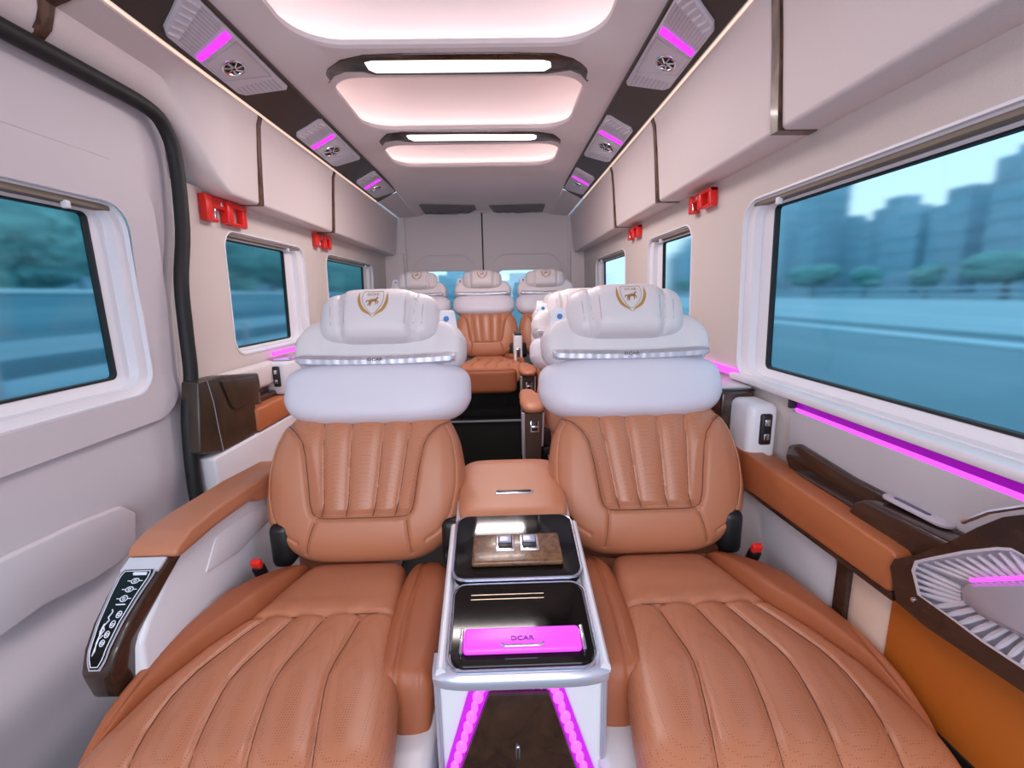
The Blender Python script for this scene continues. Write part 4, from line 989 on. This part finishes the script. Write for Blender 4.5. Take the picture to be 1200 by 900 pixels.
# ================================================================== OUTSIDE
GZ = -.75
def stre(name, c1, c2, sc=(.6, .03, 1.2), rough=.8, det=3): return mat(name, c1, rough, noise=(sc, c2, det))
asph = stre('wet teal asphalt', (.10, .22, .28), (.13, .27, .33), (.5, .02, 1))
b = B(); quad(b, (-400, -300, GZ), (400, -300, GZ), (400, 500, GZ), (-400, 500, GZ)); struct('trim_20', b, asph, smooth=False); bpy.data.objects['trim_20'].name = 'ground'
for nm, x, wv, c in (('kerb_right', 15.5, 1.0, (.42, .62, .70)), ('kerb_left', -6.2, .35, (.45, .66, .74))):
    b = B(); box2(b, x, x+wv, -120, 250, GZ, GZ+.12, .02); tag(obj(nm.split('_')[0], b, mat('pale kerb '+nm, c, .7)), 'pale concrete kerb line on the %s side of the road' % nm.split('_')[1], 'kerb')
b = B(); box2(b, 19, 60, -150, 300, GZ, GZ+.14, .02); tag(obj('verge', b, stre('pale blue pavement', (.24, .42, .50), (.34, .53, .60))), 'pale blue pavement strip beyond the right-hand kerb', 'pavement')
def rail(x, label, zs=(.15, .75), post=True, c=(.36, .58, .68)):
    root = empty('guard_rail', (x, 0, GZ), label, 'guard rail')
    for z in zs:
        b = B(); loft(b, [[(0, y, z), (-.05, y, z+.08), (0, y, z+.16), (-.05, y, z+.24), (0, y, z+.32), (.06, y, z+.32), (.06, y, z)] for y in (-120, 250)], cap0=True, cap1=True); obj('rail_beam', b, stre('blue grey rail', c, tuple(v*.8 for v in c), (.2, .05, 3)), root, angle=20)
    for k in range(-3, 14):
        b = B(); box2(b, .06, .18, k*4-.07, k*4+.07, 0, zs[-1]+.3, .01); obj('rail_post', b, silver, root)
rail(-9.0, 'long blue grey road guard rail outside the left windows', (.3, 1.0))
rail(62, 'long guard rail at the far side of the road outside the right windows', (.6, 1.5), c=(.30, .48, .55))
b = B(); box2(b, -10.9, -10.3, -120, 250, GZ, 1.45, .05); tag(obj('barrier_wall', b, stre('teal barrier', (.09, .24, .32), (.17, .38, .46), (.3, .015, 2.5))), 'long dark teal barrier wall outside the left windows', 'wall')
b = B(); box2(b, -10.95, -10.25, -120, 250, 1.45, 1.56, .03); obj('coping', b, mat('coping', (.45, .65, .72), .7), bpy.data.objects['barrier_wall'])
# city blocks far away, each a building of its own
def building(x, y, w, d, h, tone, k, lab):
    root = empty('city_building', (x, y, GZ), lab, 'building', 'distant city buildings')
    c = [(.22, .38, .47), (.28, .44, .53), (.34, .51, .60), (.18, .33, .42)][tone]  # haze of distance is put into these pale facade tones
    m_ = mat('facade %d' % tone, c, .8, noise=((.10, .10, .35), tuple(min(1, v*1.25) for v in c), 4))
    b = B(); box2(b, -w/2, w/2, -d/2, d/2, 0, h, .3, 2)
    obj('tower', b, m_, root)
    b = B(); box2(b, -w*.3, w*.3, -d*.3, d*.3, h, h+2.2+k % 3, .2); obj('roof_house', b, m_, root)
    b = B()
    for q in range(1, int(h/4)): box2(b, -w/2-.12, w/2+.12, -d/2-.12, d/2+.12, q*4, q*4+.7)
    obj('floor_band', b, mat('band %d' % tone, tuple(min(1, v*1.12) for v in c), .8), root)
rnd = random.Random(11)
hts = {}
k = 0
for i, yy in enumerate(np.arange(20, 330, 13.5)):
    x = 115 + rnd.random()*25; prof_ = 23 + 5*sin(i*1.3) + rnd.random()*8
    if 150 < yy < 215 and i % 2: prof_ += 16
    building(x, float(yy), 11, 10+rnd.random()*3, prof_, rnd.choice((0, 1, 1, 2, 3)), k, 'hazy blue tower block in the skyline outside the right windows'); k += 1
for i, yy in enumerate(np.arange(10, 250, 26)):
    building(-95-rnd.random()*25, float(yy), 20, 20, 16 + rnd.random()*26, rnd.choice((0, 1, 3)), k, 'hazy teal tower block standing behind the trees on the left'); k += 1
for xx, h in ((-30, 26), (-12, 30), (6, 22), (22, 27)):
    building(float(xx)*2.2, 300., 26, 12, h*.5, 2, k, 'pale block seen through the rear door windows'); k += 1
# trees: displaced leafy crowns
def tree_mesh(seed):
    rr = random.Random(seed); bm = B()
    for q in range(9):
        a = rr.random()*6.28; rad = rr.random()*1.0; M = Matrix.Translation((cos(a)*rad, sin(a)*rad, 2.3+rr.random()*2.1)) @ Matrix.Scale(.9+rr.random()*.6, 4)
        bmesh.ops.create_icosphere(bm, subdivisions=4, radius=1, matrix=M)
    for v in bm.verts: v.co += Vector((rr.uniform(-1, 1), rr.uniform(-1, 1), rr.uniform(-1, 1)))*.09
    return bm
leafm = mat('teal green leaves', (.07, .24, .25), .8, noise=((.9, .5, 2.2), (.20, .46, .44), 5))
barkm = mat('bark', (.08, .09, .09), .9)
tm = []
for s_ in range(3):
    root = empty('roadside_tree', (-24, -40, GZ), 'x', 'tree', 'trees beyond the left barrier')
    obj('crown', tree_mesh(s_), leafm, root); b = B(); tube(b, [(0, 0, 0), (0, 0, 1.5), (.1, 0, 3)], [.2, .15, .1], 8); obj('trunk', b, barkm, root); tm.append(root)
cnt = 0
for row, (x0, n_) in enumerate(((-17, 10), (-29, 9))):
    for i in range(n_):
        src = tm[cnt % 3]; r_ = src if cnt < 3 else copy_tree(src)
        r_.location = (x0 + rnd.uniform(-1.5, 1.5), 2 + i*(7.5 if row == 0 else 11) + rnd.uniform(-.6, .6), GZ); s_ = rnd.uniform(1.15, 1.3)*(1 if row == 0 else 1.7); r_.scale = (s_, s_, s_)
        r_.rotation_euler.z = rnd.random()*6; r_['label'] = 'dark teal leafy tree beyond the barrier outside the left windows'; cnt += 1
for i in range(12):
    r_ = copy_tree(tm[i % 3]); r_.location = (72+rnd.uniform(-2, 4), 18 + i*15, GZ); s_ = rnd.uniform(1.2, 1.7); r_.scale = (s_, s_*1.6, s_*.8); r_['label'] = 'low blue green tree below the skyline outside the right windows'; r_['group'] = 'trees below the right skyline'
